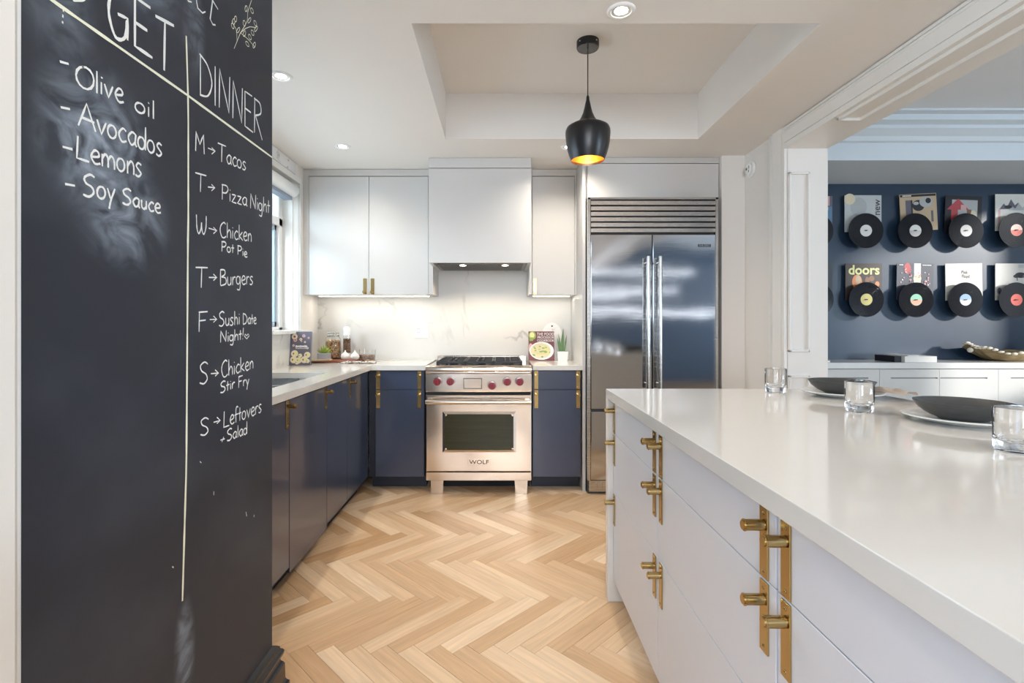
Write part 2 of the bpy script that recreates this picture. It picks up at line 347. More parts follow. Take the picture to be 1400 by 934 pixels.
for k in range(-60, 70):
    for m_ in range(-8, 9):
        for vert in (0, 1):
            # unrotated corner of the plank, then turned 45 degrees
            u, v = k * PW + m_ * PL, k * PW - m_ * PL
            if vert: u, v = u + PL + PW, v + PW - PL    # standing plank, origin at its lower inner corner
            X = AX + (u + v) * rq; Y = AY + (v - u) * rq
            ang = R(-45) if not vert else R(45)
            M = Matrix.Translation((X, Y, 0)) @ Matrix.Rotation(ang, 4, 'Z')
            cpt = M @ Vector((PL / 2, PW / 2, 0))
            if -1.33 < cpt.x < 5.9 and -1.0 < cpt.y < 4.15: cands.append((M, cpt))
near = [c for c in cands if -1.25 < c[1].x < 0.78 and 1.15 < c[1].y < 4.0][:300]
ids = {id(c) for c in near}
for M, c in near:
    o = bpy.data.objects.new('plank', me_plank); COL.objects.link(o); o.parent = floor
    o.matrix_basis = Matrix.Translation((0, 0, random.uniform(-0.0004, 0))) @ M
bm = newbm(); uvl = bm.loops.layers.uv.new('UVMap'); tl = bm.loops.layers.float_color.new('plank_tone')
for c in cands:
    if id(c) not in ids: plank_mesh(bm, Matrix.Translation((0, 0, random.uniform(-0.0004, 0))) @ c[0], random.random(), uvl, tl)
o = obj('plank_field', bm, OAKS, floor); o['kind'] = 'stuff'

# ------------------------------------------------------------------ setting: ceilings
TX0, TX1, TY0, TY1 = -0.36, 1.30, 2.075, 3.37
bm = newbm()
add_box(bm, -1.85, TX0, -3.3, 4.5, CZ, 2.86); add_box(bm, TX1, 1.94, -3.3, 4.5, CZ, 2.86)
add_box(bm, TX0, TX1, -3.3, TY0, CZ, 2.86); add_box(bm, TX0, TX1, TY1, 4.5, CZ, 2.86)
add_box(bm, TX0, TX1, TY0, TY1, 2.74, 2.86)
struct('ceiling', bm, CEIL)
bm = newbm(); add_box(bm, 1.94, 6.3, -3.3, 4.9, 2.80, 2.90)
struct('ceiling', bm, pm('far_ceiling_paint', (0.78, 0.80, 0.81), 0.7, var=0.01))
# bulkhead and stepped cornice of the far room
bm = newbm()
add_prism(bm, [(3.965, 2.49), (4.635, 2.49), (4.635, 2.80), (3.74, 2.80), (3.74, 2.785), (3.80, 2.78), (3.80, 2.74), (3.86, 2.725), (3.86, 2.70), (3.92, 2.66), (3.935, 2.63), (3.965, 2.625)], 'x', 1.94, 6.2)
struct('trim_1', bm, FARW)

# ------------------------------------------------------------------ setting: walls
bm = newbm(); add_box(bm, -1.85, 1.79, 4.3605, 4.5, 0, CZ); struct('wall_back', bm, WALL)
bm = newbm(); add_box(bm, 1.60, 1.769, 3.70, 4.355, 0, CZ); struct('wall_return', bm, WALL)
WY0, WY1, WZ0, WZ1 = 2.0, 3.95, 1.15, 2.30
bm = newbm()
add_box(bm, -1.80, -1.55, 1.64, 4.36, 0, WZ0); add_box(bm, -1.80, -1.55, 1.64, 4.36, WZ1, CZ)
add_box(bm, -1.80, -1.55, WY1, 4.36, WZ0, WZ1); add_box(bm, -1.80, -1.55, 1.64, WY0, WZ0, WZ1)
struct('wall_left', bm, WALL)
CX, CY0, CY1 = -0.73, 0.781, 1.638
bm = newbm(); add_box(bm, -1.80, CX, CY0, CY1, 0, CZ)
pier = struct('wall_chalkboard', bm, BOARD)
bm = newbm(); add_box(bm, -1.80, CX - 0.001, -3.2, CY0, 0, CZ)
struct('wall_near_left', bm, pm('near_wall_paint', (0.80, 0.81, 0.80), 0.5, var=0.01))
bm = newbm()
pts = [(CX, CY0 - 0.018), (CX + 0.012, CY0 - 0.020), (CX + 0.018, CY0 - 0.030), (CX + 0.020, CY0 - 0.20), (CX + 0.026, CY0 - 0.21), (CX + 0.026, CY0 - 0.30), (CX, CY0 - 0.30)]
add_prism(bm, pts, 'z', 0, CZ)
struct('trim_2', bm, TRIM)
# right wall with the wide opening, its casing, panelled jamb and header
bm = newbm()
add_box(bm, 1.77, 1.94, 3.158, 4.36, 0, CZ); add_box(bm, 1.94, 2.02, 3.158, 4.9, 0, 2.80)
pass
struct('wall_right', bm, WALL)
bm = newbm(); add_box(bm, 1.77, 1.94, -3.2, 3.158, 2.305, CZ)
add_box(bm, 1.94, 2.02, -3.2, 3.158, 2.305, 2.80); struct('wall_header', bm, TRIM)
bm = newbm()   # casing with a fluted face: leg and header board
for a, b_, x in ((0.0, 0.012, 1.748), (0.012, 0.020, 1.754), (0.020, 0.028, 1.748), (0.028, 0.036, 1.754), (0.036, 0.135, 1.750), (0.135, 0.143, 1.756), (0.143, 0.172, 1.751)):
    add_box(bm, x, 1.772, 3.33 - b_, 3.33 - a, 0, CZ)
for a, b_, x in ((0.0, 0.006, 1.766), (0.006, 0.020, 1.748), (0.020, 0.026, 1.754), (0.026, 0.036, 1.748), (0.036, 0.100, 1.750), (0.100, 0.106, 1.756), (0.106, 0.135, 1.751)):
    add_box(bm, x, 1.772, -1.2, 3.158, CZ - b_, CZ - a)
struct('trim_3', bm, TRIM)
def frame_bars(bm, u0, u1, v0, v1, wd, dp, put):
    """picture-frame moulding: a rectangle of small half-round bars"""
    for (a0, a1, b0, b1) in ((u0, u1, v1 - wd, v1), (u0, u1, v0, v0 + wd), (u0, u0 + wd, v0, v1), (u1 - wd, u1, v0, v1)):
        add_box(bm, *put(a0, a1, b0, b1, dp), bev=0.003)
bm = newbm()
P = lambda a0, a1, b0, b1, d: (a0, a1, 3.158 - d, 3.162, b0, b1)
frame_bars(bm, 1.775, 1.902, 1.05, 2.156, 0.013, 0.018, P); frame_bars(bm, 1.775, 1.902, 0.25, 0.905, 0.013, 0.018, P)
Q = lambda a0, a1, b0, b1, d: (a0, a1, b0, b1, 2.305 - d, 2.309)
frame_bars(bm, 1.775, 1.902, 0.6, 2.70, 0.014, 0.014, Q); frame_bars(bm, 1.775, 1.902, -1.0, 0.4, 0.014, 0.014, Q)
struct('trim_4', bm, TRIM)
# far room
bm = newbm(); add_box(bm, 1.94, 6.3, 4.635, 4.9, 0, 2.80); struct('wall_far_room', bm, NAVYW)
bm = newbm()
add_box(bm, 6.2, 6.3, -3.2, 4.7, 0, 1.2); add_box(bm, 6.2, 6.3, -3.2, 4.7, 2.74, 2.8); add_box(bm, 6.2, 6.3, 3.33, 4.7, 1.2, 2.74); add_box(bm, 6.2, 6.3, -3.2, 2.2, 1.2, 2.74)
struct('wall_far_room_side', bm, FARW)
bm = newbm(); add_box(bm, -1.8, 6.3, -3.3, -3.2, 0, 2.80); rear = struct('wall_rear', bm, REARW)
bm = newbm(); add_box(bm, 1.70, 4.55, -3.2, -3.17, 1.30, 2.42); rb = struct('rear_streak_panel', bm, pm('streak_panel_slate', (0.16, 0.19, 0.24), 0.5))   # added unseen panel whose glowing strips make the streaks in the fridge steel
for z, x, h_ in ((2.27, 3.95, 0.035), (1.92, 3.64, 0.03), (1.83, 3.05, 0.02), (1.745, 2.6, 0.02), (1.44, 4.45, 0.05)):
    box('streak_strip', pm('streak_glow', (1, 1, 1), 0.5, emit=(0.9, 0.95, 1.0), estr=4.5), (1.75, x, -3.168, -3.162, z, z + h_), rb)  # emissive strips added only to be mirrored as lines in the fridge
# kitchen window
bm = newbm()
for y0, y1, z0, z1 in ((WY0, WY0 + 0.06, WZ0, WZ1), (WY1 - 0.06, WY1, WZ0, WZ1), (WY0, WY1, WZ0, WZ0 + 0.05), (WY0, WY1, WZ1 - 0.05, WZ1), (WY0, WY1, 1.97, 2.03), (2.95, 3.01, WZ0, WZ1)):
    add_box(bm, -1.76, -1.68, y0, y1, z0, z1, bev=0.004)
win = struct('window_1', bm, pm('window_frame_paint', (0.80, 0.80, 0.78), 0.35, var=0.01)); 
bm = newbm()
for y0, y1 in ((WY0 + .06, 2.95), (3.01, WY1 - 0.06)):
    add_box(bm, -1.722, -1.718, y0, y1, WZ0 + .05, 1.97); add_box(bm, -1.722, -1.718, y0, y1, 2.03, WZ1 - .05)
obj('window_pane', bm, PANE, win)
bm = newbm()
for y in (3.83, 3.77, 3.62, 3.45, 3.3, 3.15): add_box(bm, -1.735, -1.705, y - 0.006, y + 0.006, 2.03, WZ1 - 0.05)
obj('muntin', bm, MATS['trim_paint'], win)
bm = newbm()
for y0, y1 in ((WY0 + .06, 2.95), (3.01, WY1 - 0.06)):
    for b_ in ((y0, y0 + .035, WZ0 + .05, 1.97), (y1 - .035, y1, WZ0 + .05, 1.97), (y0, y1, WZ0 + .05, WZ0 + .09), (y0, y1, 1.93, 1.97)): add_box(bm, -1.745, -1.70, *b_, bev=0.003)
obj('sash', bm, pm('sash_reflected_blue', (0.34, 0.42, 0.50), 0.4), win)  # grey-blue colour puts a reflection into the sash paint
bm = newbm(); add_box(bm, -1.68, -1.50, WY0 - 0.02, 3.97, 1.150, 1.178, bev=0.003); obj('window_sill', bm, MARBLES, win)
bm = newbm(); add_box(bm, -1.556, -1.545, WY1, WY1 + 0.012, 1.178, 2.345); add_box(bm, -1.556, -1.540, WY0, WY1 + 0.012, WZ1, 2.345, bev=0.003); add_box(bm, -1.66, -1.60, WY1 - 0.006, WY1 + 0.002, 1.178, WZ1)
obj('window_casing', bm, TRIM, win)
bm = newbm(); add_box(bm, -1.555, -1.542, 3.56, 3.865, 2.35, 2.435); add_box(bm, -1.555, -1.542, 2.2, 3.555, 2.35, 2.435)
struct('trim_5', bm, MARBLES)
# roller blind housing
bd = thing('roller_blind', 'white rounded roller blind cassette across the top of the kitchen window', 'blind', (-1.585, 3.0, 2.2))
bm = newbm()
pts = [(-1.645, 2.285)] + [(-1.585 + 0.055 * math.cos(a), 2.235 + 0.050 * math.sin(a)) for a in [R(90 - i * 15) for i in range(0, 13)]] + [(-1.645, 2.185)]
add_prism(bm, pts, 'y', 2.05, 3.90); obj('cassette', bm, pm('blind_cassette', (0.72, 0.73, 0.72), 0.4), bd, smooth=30)
bm = newbm(); add_box(bm, -1.64, -1.575, 2.05, 3.88, 2.160, 2.187, bev=0.004); obj('bottom_bar', bm, pm('blind_bar_grey', (0.20, 0.24, 0.30), 0.5), bd)
# baseboard round the chalkboard pier
bm = newbm()
prof = [(0, 0.0), (0.040, 0.0), (0.040, 0.055), (0.034, 0.062), (0.030, 0.070), (0.029, 0.118), (0.025, 0.126), (0.020, 0.132), (0.018, 0.140), (0.026, 0.150), (0.028, 0.160), (0.024, 0.168), (0.019, 0.172), (0.017, 0.180), (0.010, 0.186), (0, 0.190)]
rail = []
for d, z in prof: rail.append([(CX + d, CY0 - 0.02, z), (CX + d, CY1 + d, z), (-1.0, CY1 + d, z)])
for i in range(len(prof) - 1):
    for j in range(2):
        bm.faces.new([bm.verts.new(p) for p in (rail[i][j], rail[i][j + 1], rail[i + 1][j + 1], rail[i + 1][j])])
bmesh.ops.remove_doubles(bm, verts=bm.verts, dist=1e-5)
struct('baseboard_left', bm, pm('black_gloss_baseboard', (0.016, 0.014, 0.014), 0.22))

# ------------------------------------------------------------------ chalk writing on the pier
def sp(pts, n=6):      # smooth curve through points
    out = []; P_ = [pts[0]] + list(pts) + [pts[-1]]
    for i in range(1, len(P_) - 2):
        a, b_, c, d = P_[i - 1:i + 3]
        for k in range(n):
            t = k / n
            out.append(tuple(0.5 * (2 * b_[q] + (c[q] - a[q]) * t + (2 * a[q] - 5 * b_[q] + 4 * c[q] - d[q]) * t * t + (3 * b_[q] - a[q] - 3 * c[q] + d[q]) * t ** 3) for q in (0, 1)))
    return out + [pts[-1]]
def ov(cx, cy, rx, ry, a0=90, a1=450): return [(cx + rx * math.cos(R(a0 + (a1 - a0) * i / 14)), cy + ry * math.sin(R(a0 + (a1 - a0) * i / 14))) for i in range(15)]
X = 0.55   # x-height
G = {   # handwriting: width, strokes in units of cap height
 'O': (.80, [ov(.40, .5, .36, .5, 100, 470)]), 'A': (.72, [[(.02, 0), (.34, 1), (.70, 0)], [(.12, .36), (.66, .34)]]), 'L': (.60, [[(.12, 1), (.08, .02), (.58, .0)]]),
 'S': (.60, [sp([(.54, .90), (.34, 1), (.10, .84), (.16, .60), (.42, .44), (.50, .20), (.30, 0), (.04, .06)])]), 'M': (.80, [[(.06, 0), (.10, 1), (.40, .42), (.70, 1), (.76, 0)]]),
 'T': (.70, [[(.02, .98), (.68, 1.0)], [(.36, 1), (.33, 0)]]), 'P': (.58, [[(.10, 1), (.08, 0)], sp([(.04, .96), (.40, .98), (.52, .76), (.36, .50), (.09, .46)])]),
 'N': (.70, [[(.08, 0), (.10, 1), (.58, .04), (.62, 1)]]), 'W': (.86, [sp([(.06, 1), (.10, .3), (.24, .02), (.40, .3), (.44, .62)]), sp([(.44, .62), (.48, .2), (.62, .02), (.78, .4), (.80, 1)])]),
 'C': (.62, [sp([(.54, .90), (.38, 1), (.14, .80), (.06, .45), (.20, .06), (.40, .0), (.58, .12)])]), 'B': (.60, [[(.08, 1), (.08, 0)], sp([(.06, .98), (.40, .96), (.44, .70), (.14, .54)]), sp([(.14, .54), (.50, .46), (.52, .12), (.08, .0)])]),
 'F': (.62, [[(.10, 1), (.08, 0)], [(.06, .98), (.60, 1)], [(.10, .54), (.48, .56)]]), 'D': (.66, [[(.08, 1), (.08, 0)], sp([(.04, 1), (.40, .86), (.60, .50), (.42, .12), (.06, .0)])]),
 'I': (.22, [[(.11, 1), (.11, 0)]]), 'E': (.60, [[(.52, 1), (.08, .98), (.08, .02), (.58, 0)], [(.08, .52), (.44, .52)]]), 'R': (.62, [[(.10, 1), (.08, 0)], sp([(.04, .98), (.42, .96), (.48, .70), (.12, .52)]), [(.14, .52), (.58, -.04)]]),
 'G': (.70, [sp([(.60, .88), (.40, 1), (.12, .76), (.06, .40), (.24, .02), (.50, .08), (.56, .42)]), [(.30, .44), (.58, .44), (.58, .02)]]),
 'a': (.50, [sp([(.42, .50), (.24, .56), (.06, .30), (.20, .02), (.38, .16), (.43, .52)]), sp([(.43, .52), (.40, .14), (.48, .0)])]),
 'c': (.44, [sp([(.40, .48), (.24, .56), (.06, .28), (.20, .0), (.42, .08)])]), 'd': (.50, [ov(.23, .26, .18, .26), [(.43, 1), (.42, .0)]]),
 'e': (.48, [sp([(.08, .26), (.38, .34), (.36, .52), (.20, .56), (.06, .28), (.22, .0), (.46, .06)])]), 'f': (.36, [sp([(.36, .92), (.24, 1), (.14, .80), (.14, .0)]), [(.02, .52), (.34, .54)]]),
 'g': (.50, [ov(.22, .28, .18, .26), sp([(.40, .54), (.42, .0), (.34, -.34), (.10, -.30)])]), 'h': (.48, [[(.08, 1), (.08, 0)], sp([(.08, .30), (.24, .54), (.38, .40), (.40, 0)])]),
 'i': (.20, [[(.10, .54), (.10, 0)], [(.10, .72), (.11, .78)]]), 'k': (.46, [[(.08, 1), (.08, 0)], [(.40, .56), (.10, .26), (.44, 0)]]), 'l': (.18, [[(.09, 1), (.09, 0)]]),
 'm': (.72, [[(.08, .54), (.08, 0)], sp([(.08, .34), (.22, .54), (.34, .38), (.35, 0)]), sp([(.35, .34), (.48, .54), (.62, .38), (.64, 0)])]), 'n': (.46, [[(.08, .54), (.08, 0)], sp([(.08, .32), (.24, .54), (.38, .38), (.39, 0)])]),
 'o': (.48, [ov(.23, .27, .19, .27)]), 'r': (.38, [[(.08, .54), (.08, 0)], sp([(.08, .30), (.20, .52), (.36, .50)])]), 's': (.42, [sp([(.36, .50), (.20, .56), (.09, .42), (.22, .28), (.34, .14), (.20, 0), (.04, .05)])]),
 't': (.36, [[(.18, .86), (.17, .0)], [(.02, .50), (.34, .52)]]), 'u': (.48, [sp([(.08, .54), (.10, .12), (.24, 0), (.38, .16)]), [(.39, .54), (.39, 0)]]), 'v': (.46, [[(.04, .54), (.22, 0), (.42, .54)]]),
 'y': (.46, [[(.06, .54), (.22, .06)], sp([(.42, .54), (.22, .0), (.14, -.38)])]), 'z': (.44, [[(.06, .52), (.38, .54), (.06, .02), (.42, 0)]]), '!': (.24, [[(.16, 1), (.10, .28)], [(.09, .06), (.09, .0)]]), ' ': (.36, []),
}
def wallpt(px, py):     # measured photo position of a mark -> (y, z) on the pier's face
    y = -CX * F / (684.0 - px); return Vector((y, CAMZ + (443.5 - py) * y / F))
wn = [0]
def ribbon(bm, pts, wd):
    wn[0] += 1
    x = CX + 0.0006 + 0.00002 * (wn[0] % 9)
    P_ = []
    for p in pts:
        v = Vector(p)
        if not P_ or (v - P_[-1]).length > 1e-4: P_.append(v)
    if len(P_) < 2: return
    L_, R_ = [], []
    for i, p in enumerate(P_):
        d = (P_[min(i + 1, len(P_) - 1)] - P_[max(i - 1, 0)]).normalized(); n = Vector((-d.y, d.x)) * wd / 2 * random.uniform(0.8, 1.15)
        if i in (0, len(P_) - 1): n *= 0.8
        a = p + n; b_ = p - n
        L_.append(bm.verts.new((x, a.x, a.y))); R_.append(bm.verts.new((x, b_.x, b_.y)))
    for i in range(len(P_) - 1): bm.faces.new((R_[i], R_[i + 1], L_[i + 1], L_[i]))
def chalk(name, strokes, wd, mat=CHALK, label=None):
    bm = newbm()
    for s in strokes: ribbon(bm, s, wd)
    return obj(name, bm, mat, pier, label=label)
def word(s, p0, p1, cap, cap1=None, wd=0.0034, name='chalk_word', mat=CHALK):
    """p0, p1: photo positions of the baseline's ends; cap: height of a capital in photo pixels"""
    a = wallpt(*p0); b_ = wallpt(*p1); h0 = (wallpt(p0[0], p0[1] - cap) - a).y; h1 = (wallpt(p1[0], p1[1] - (cap1 or cap)) - b_).y
    tot = sum(G[c][0] for c in s); d = b_ - a; u = 0; st = []
    for c in s:
        wd_c = G[c][0]
        for stroke in G[c][1]:
            dense = []
            for i in range(len(stroke) - 1):
                n = 3 if len(stroke) < 6 else 1
                for k in range(n): dense.append(tuple(stroke[i][q] + (stroke[i + 1][q] - stroke[i][q]) * k / n for q in (0, 1)))
            dense.append(stroke[-1]); jx, jy = random.uniform(-.015, .015), random.uniform(-.02, .02)
            o_ = []
            for (gx, gy) in dense:
                t = (u + gx) / tot; h = h0 + (h1 - h0) * t
                o_.append(a + d * t + Vector((jx * h, (gy + jy) * h)))
            st.append(o_)
        u += wd_c
    return chalk(name, st, wd, mat, 'handwritten chalk word reading ' + s if len(s) > 2 else None)
def marks(name, lines, wd, mat=CHALK, label=None): return chalk(name, [[wallpt(*p) for p in l] for l in lines], wd, mat, label)
W1 = 0.0044
marks('chalk_dash', [[(81.3, 84.1), (93.4, 87.5)]], 0.005); word('Olive', (102, 116), (169, 141), 29, 32, W1); word('oil', (183, 152), (212, 163), 25, 25, W1)
marks('chalk_dash', [[(82.4, 146.6), (95.2, 149.2)]], 0.005); word('Avocados', (105.5, 171), (222, 215), 34, 31, W1)
marks('chalk_dash', [[(85, 200.6), (98.6, 204.2)]], 0.005); word('Lemons', (101.5, 216), (194.5, 243), 31, 33, W1)
marks('chalk_dash', [[(88.3, 251.5), (101.9, 254)]], 0.005); word('Soy', (112, 268), (158, 275), 30, 31, W1); word('Sauce', (166, 278), (220, 292), 22, 22, W1)
HW = 0.0068
word('D', (96, -1), (124, 12), 74, 70, HW, 'chalk_heading'); word('G', (146, 46), (180, 60), 74, 70, HW, 'chalk_heading')
word('E', (180, 63), (209, 81), 70, 66, HW, 'chalk_heading'); word('T', (211, 90), (238, 102), 70, 66, HW, 'chalk_heading')
word('DINNER', (271, 128), (359, 190), 56, 47, 0.0050, 'chalk_heading')
marks('chalk_heading', [[(267, -6), (270, 11), (276.5, 17.7), (280.6, 16)], [(292, -14), (289.5, 7), (287, 26), (290.7, 33.5), (294.3, 34.2)], [(284, -8), (290, 0), (297.8, 13)], [(254, -4), (257, 1.5), (261.7, 2.8)]], 0.0045)
st = [[(319.7, 66.4), (323.7, 56.5), (328.4, 44.8), (335.5, 38.9), (341.4, 36.5), (349.6, 37.7)], [(328.4, 44.8), (334, 36), (337.8, 28.3), (338.4, 16.5), (341, 8), (344.2, -2)], [(323.7, 56.5), (323.4, 47), (322.5, 40), (318.6, 33), (316.6, 28.3)], [(328.4, 44.8), (336.7, 51.8), (341, 56), (348.4, 64.8)]]
for zx, zy in ((517, 110), (578, 50), (612, 62), (597, 118), (567, 135), (631, 135), (615, 190), (568, 195), (532, 175), (600, 215), (585, 255), (625, 262), (500, 150), (635, 168), (506, 125)):
    cx_, cy_ = 200 + zx / 4.244, zy / 4.244; a = random.uniform(-0.5, 0.5)
    st.append([(cx_ + 1.6 * math.cos(t) * math.cos(a) - 4 * math.sin(t) * math.sin(a), cy_ + 1.6 * math.cos(t) * math.sin(a) + 4 * math.sin(t) * math.cos(a)) for t in [2 * PI * i / 10 for i in range(11)]])
marks('chalk_sprig', st, 0.0022, CHALKY, 'small chalk drawing of a leafy sprig')
def seg_line(p, q, n): return [(p[0] + (q[0] - p[0]) * i / n, p[1] + (q[1] - p[1]) * i / n) for i in range(n + 1)]
chalk('chalk_line', [[wallpt(*p) for p in seg_line((66, -3), (250, 126), 14) + seg_line((255, 129.5), (372, 215.4), 12)]], 0.0062, CHALKY, 'pale yellow chalk line ruled across under the headings')
chalk('chalk_line', [[wallpt(*p) for p in seg_line((254.2, 49), (256.6, 130), 5) + seg_line((257, 170), (257, 300), 8) + seg_line((256.5, 330), (254.5, 620), 14) + seg_line((254, 650), (249, 822), 8)]], 0.0066, CHALKY, 'pale yellow chalk line ruled downwards between the lists')
marks('chalk_dots', [[(86, 13), (86, 16)], [(85.6, 20), (85.4, 24)], [(85.2, 29), (85, 32)], [(273, 631), (275, 633)], [(336, 700), (337, 706)], [(235, 775), (237, 776)], [(292, 672), (292, 677)], [(347, 704), (347, 707)]], 0.0035)
W2 = 0.0038
def arrow(x0, y0, x1, y1): marks('chalk_arrow', [[(x0, y0), (x1, y1)], [(x1 - 4.6, y1 - 4.5), (x1, y1), (x1 - 4.6, y1 + 4.2)]], W2)
word('M', (266, 206), (279.5, 211), 27, 26, W2); arrow(284, 202.5, 293.8, 206.5); word('Tacos', (297, 219), (336.5, 233), 24, 20, W2)
word('T', (266, 260), (282, 265), 25, 25, W2); arrow(284, 255.7, 293.4, 256.7); word('Pizza', (302, 272), (338, 282), 21, 19, W2); word('Night', (341, 284), (369, 292), 20, 20, W2)
word('W', (267, 319), (282.5, 322), 26, 26, W2); arrow(285, 312, 296, 315.3); word('Chicken', (299.5, 324), (344, 330.5), 21, 20, W2); word('Pot', (302, 343.5), (320, 346.5), 13.5, 13.5, W2); word('Pie', (324, 348), (338, 351.8), 12.5, 12.5, W2)
word('T', (266.5, 392.5), (284, 393.5), 28, 28, W2); arrow(285.2, 379.4, 296, 379.4); word('Burgers', (300, 390.4), (346, 388.7), 22, 20, W2)
word('F', (270, 454), (284, 452.5), 27, 26, W2); arrow(286.5, 437, 296, 436.6); word('Sushi', (298.5, 446), (328, 443.8), 20, 19, W2); word('Date', (331.5, 443.5), (350.5, 442.8), 15, 15, W2)
word('Night!', (300, 468.8), (333.5, 463.8), 15.5, 15.5, W2)
marks('chalk_heart', [[(337, 463.5), (333.8, 459.5), (334.8, 457), (337, 459), (339, 456.6), (340.4, 459), (337, 463.5)]], 0.003, label='small chalk heart')
word('S', (271.5, 525), (285, 523.5), 30, 29, W2); arrow(288, 511, 298.3, 510.2); word('Chicken', (301.5, 517), (346.5, 503.5), 23, 19, W2); word('Stir', (300.5, 538), (321, 530.5), 15, 15, W2); word('Fry', (325, 530.5), (340.5, 526), 15, 15, W2)
word('S', (272.5, 596), (286, 594), 24, 23, W2); arrow(291.7, 577.5, 300.8, 575); word('Leftovers', (304.3, 585.5), (357.5, 563), 22, 20, W2); marks('chalk_plus', [[(301, 602), (307, 600)], [(305.5, 597.5), (303, 604.5)]], W2); word('Salad', (309.5, 603.5), (338, 593), 15.5, 17, W2)

# ------------------------------------------------------------------ handles (plate, cross-bar knob and screws), built once per kind
def pull_mesh(h, knob_z, name):
    bm = newbm()
    add_box(bm, -0.0145, 0.0145, -0.004, 0, -h, 0, bev=0.0008)
    add_cyl(bm, (0, -0.004, knob_z), (0, -0.040, knob_z), 0.0105, seg=18, bev=0.002)
    add_cyl(bm, (0, -0.036, knob_z), (0, -0.044, knob_z), 0.0115, seg=18, bev=0.003)
    for z in (-0.012, -h + 0.012):
        add_sphere(bm, (0, -0.004, z), 0.0035, 10, 6, (1, 0.6, 1))
    bmesh.ops.recalc_face_normals(bm, faces=bm.faces)
    me = bpy.data.meshes.new(name); bm.to_mesh(me); bm.free(); me.materials.append(BRASS)
    me.polygons.foreach_set('use_smooth', [True] * len(me.polygons)); me.set_sharp_from_angle(angle=R(35)); return me
PULL = pull_mesh(0.133, -0.034, 'pull'); PULLU = pull_mesh(0.125, -0.108, 'pull_upper')
def pull(parent, x, y, z, rz, me=PULL, label=None):
    o = bpy.data.objects.new('handle', me); COL.objects.link(o); o.parent = parent
    o.location = Vector((x, y, z)) - ROOT[parent.name]; o.rotation_euler = (0, 0, rz)
    if label: o['label'] = label
    return o

# ------------------------------------------------------------------ island: three drawer units and a waterfall worktop
IX = 0.497; ITOP = 0.932; IXW = 0.4725; IXR = 1.56
for (y0, y1, lab, hy) in ((1.6155, 2.248, 'white island drawer unit against the waterfall end, facing the navy cabinets', (1.645, 2.228)),
                     (0.9215, 1.6125, 'white island drawer unit in the middle, between the two pairs of double brass pulls', (0.960, 1.580)),
                     (0.2275, 0.9185, 'white island drawer unit closest to the camera, cut off by the picture edge', (0.262, 0.887))):
    c = thing('island_cabinet', lab, 'cabinet', (0.8, (y0 + y1) / 2, 0.0), 'island drawer units')
    bm = newbm(); add_box(bm, IX + 0.019, 1.50, y0, y1, 0.10, 0.890); obj('body', bm, ISL, c)
    bm = newbm(); add_box(bm, IX + 0.075, 1.45, y0, y1, 0.0, 0.10); obj('toe_kick', bm, ISL, c)
    for z0, z1, ps in ((0.743, 0.888, True), (0.4835, 0.7405, True), (0.098, 0.481, True)):
        d = box('drawer', ISL, (IX, IX + 0.019, y0 + 0.0015, y1 - 0.0015, z0, z1), c, bev=0.001)
        for hy_ in hy: pull(d, IX, hy_, min(z1, 0.880) - 0.002, R(-90))
it = thing('island_worktop', 'thick white quartz worktop of the island with waterfall end and two place settings', 'worktop', (1.0, 1.1, 0.0))
bm = newbm(); add_box(bm, IXW, IXR, -0.15, 2.2915, ITOP - 0.041, ITOP, bev=0.0015, seg=2); obj('slab', bm, QUARTZ, it)
bm = newbm(); add_box(bm, IXW, IXR, 2.2515, 2.2915, 0, ITOP - 0.0412, bev=0.001); obj('waterfall_panel', bm, QUARTZ, it)

# ------------------------------------------------------------------ lower cabinets
LX = -0.965; BY = 3.74; CTOP = 0.92; CTH = 0.034
def lower_left(y0, y1, lab, hy, zb=0.108):
    c = thing('base_cabinet', lab, 'cabinet', (-1.25, (y0 + y1) / 2, 0), 'navy cabinets below the window')
    bm = newbm(); add_box(bm, -1.54, LX - 0.019, y0, y1, 0.10, CTOP - CTH if y0 > 3.1 else 0.66); 
    if y0 <= 3.1: add_box(bm, -1.01, LX - 0.019, y0, y1, 0.66, CTOP - CTH)
    obj('body', bm, NAVYB, c)
    bm = newbm(); add_box(bm, -1.50, -1.045, y0, y1, 0.0, 0.10); obj('toe_kick', bm, NAVYB, c)
    d = box('door', NAVY, (LX - 0.019, LX, y0 + 0.002, y1 - 0.002, zb, CTOP - CTH - 0.012), c, bev=0.001)
    if hy: pull(d, LX, hy, 0.882, R(90))
    return c
lower_left(1.66, 2.341, 'navy base cabinet door emerging from behind the chalkboard wall', 2.316)
lower_left(2.343, 2.848, 'widest navy base cabinet door under the sink, dropping lower than its neighbours', 2.829, 0.080)
lower_left(2.850, 3.228, 'navy base cabinet door with no pull of its own, between two brass pulls', None)
lower_left(3.230, 3.735, 'navy base cabinet door beside the inner corner of the worktop', 3.288)
def lower_back(x0, x1, lab, hx, fill=None):
    c = thing('base_cabinet', lab, 'cabinet', ((x0 + x1) / 2, 4.0, 0), 'navy cabinets flanking the range')
    bm = newbm(); add_box(bm, (fill or x0) , x1, BY + 0.019, 4.355, 0.10, CTOP - CTH); obj('body', bm, NAVYB, c)
    bm = newbm(); add_box(bm, (fill or x0), x1, 3.857, 4.34, 0.0, 0.10); obj('toe_kick', bm, NAVYB, c)
    for z0, z1 in ((0.744, CTOP - CTH - 0.006), (0.106, 0.741)):
        d = box('drawer' if z0 > 0.5 else 'door', NAVY, (x0 + 0.002, x1 - 0.002, BY, BY + 0.019, z0, z1), c, bev=0.001)
        for h in hx: pull(d, h, BY, z1 - 0.001, 0)
    return c
lower_back(-0.913, -0.556, 'navy base cabinet with four brass pulls between corner and range', (-0.892, -0.5915), fill=-0.963)
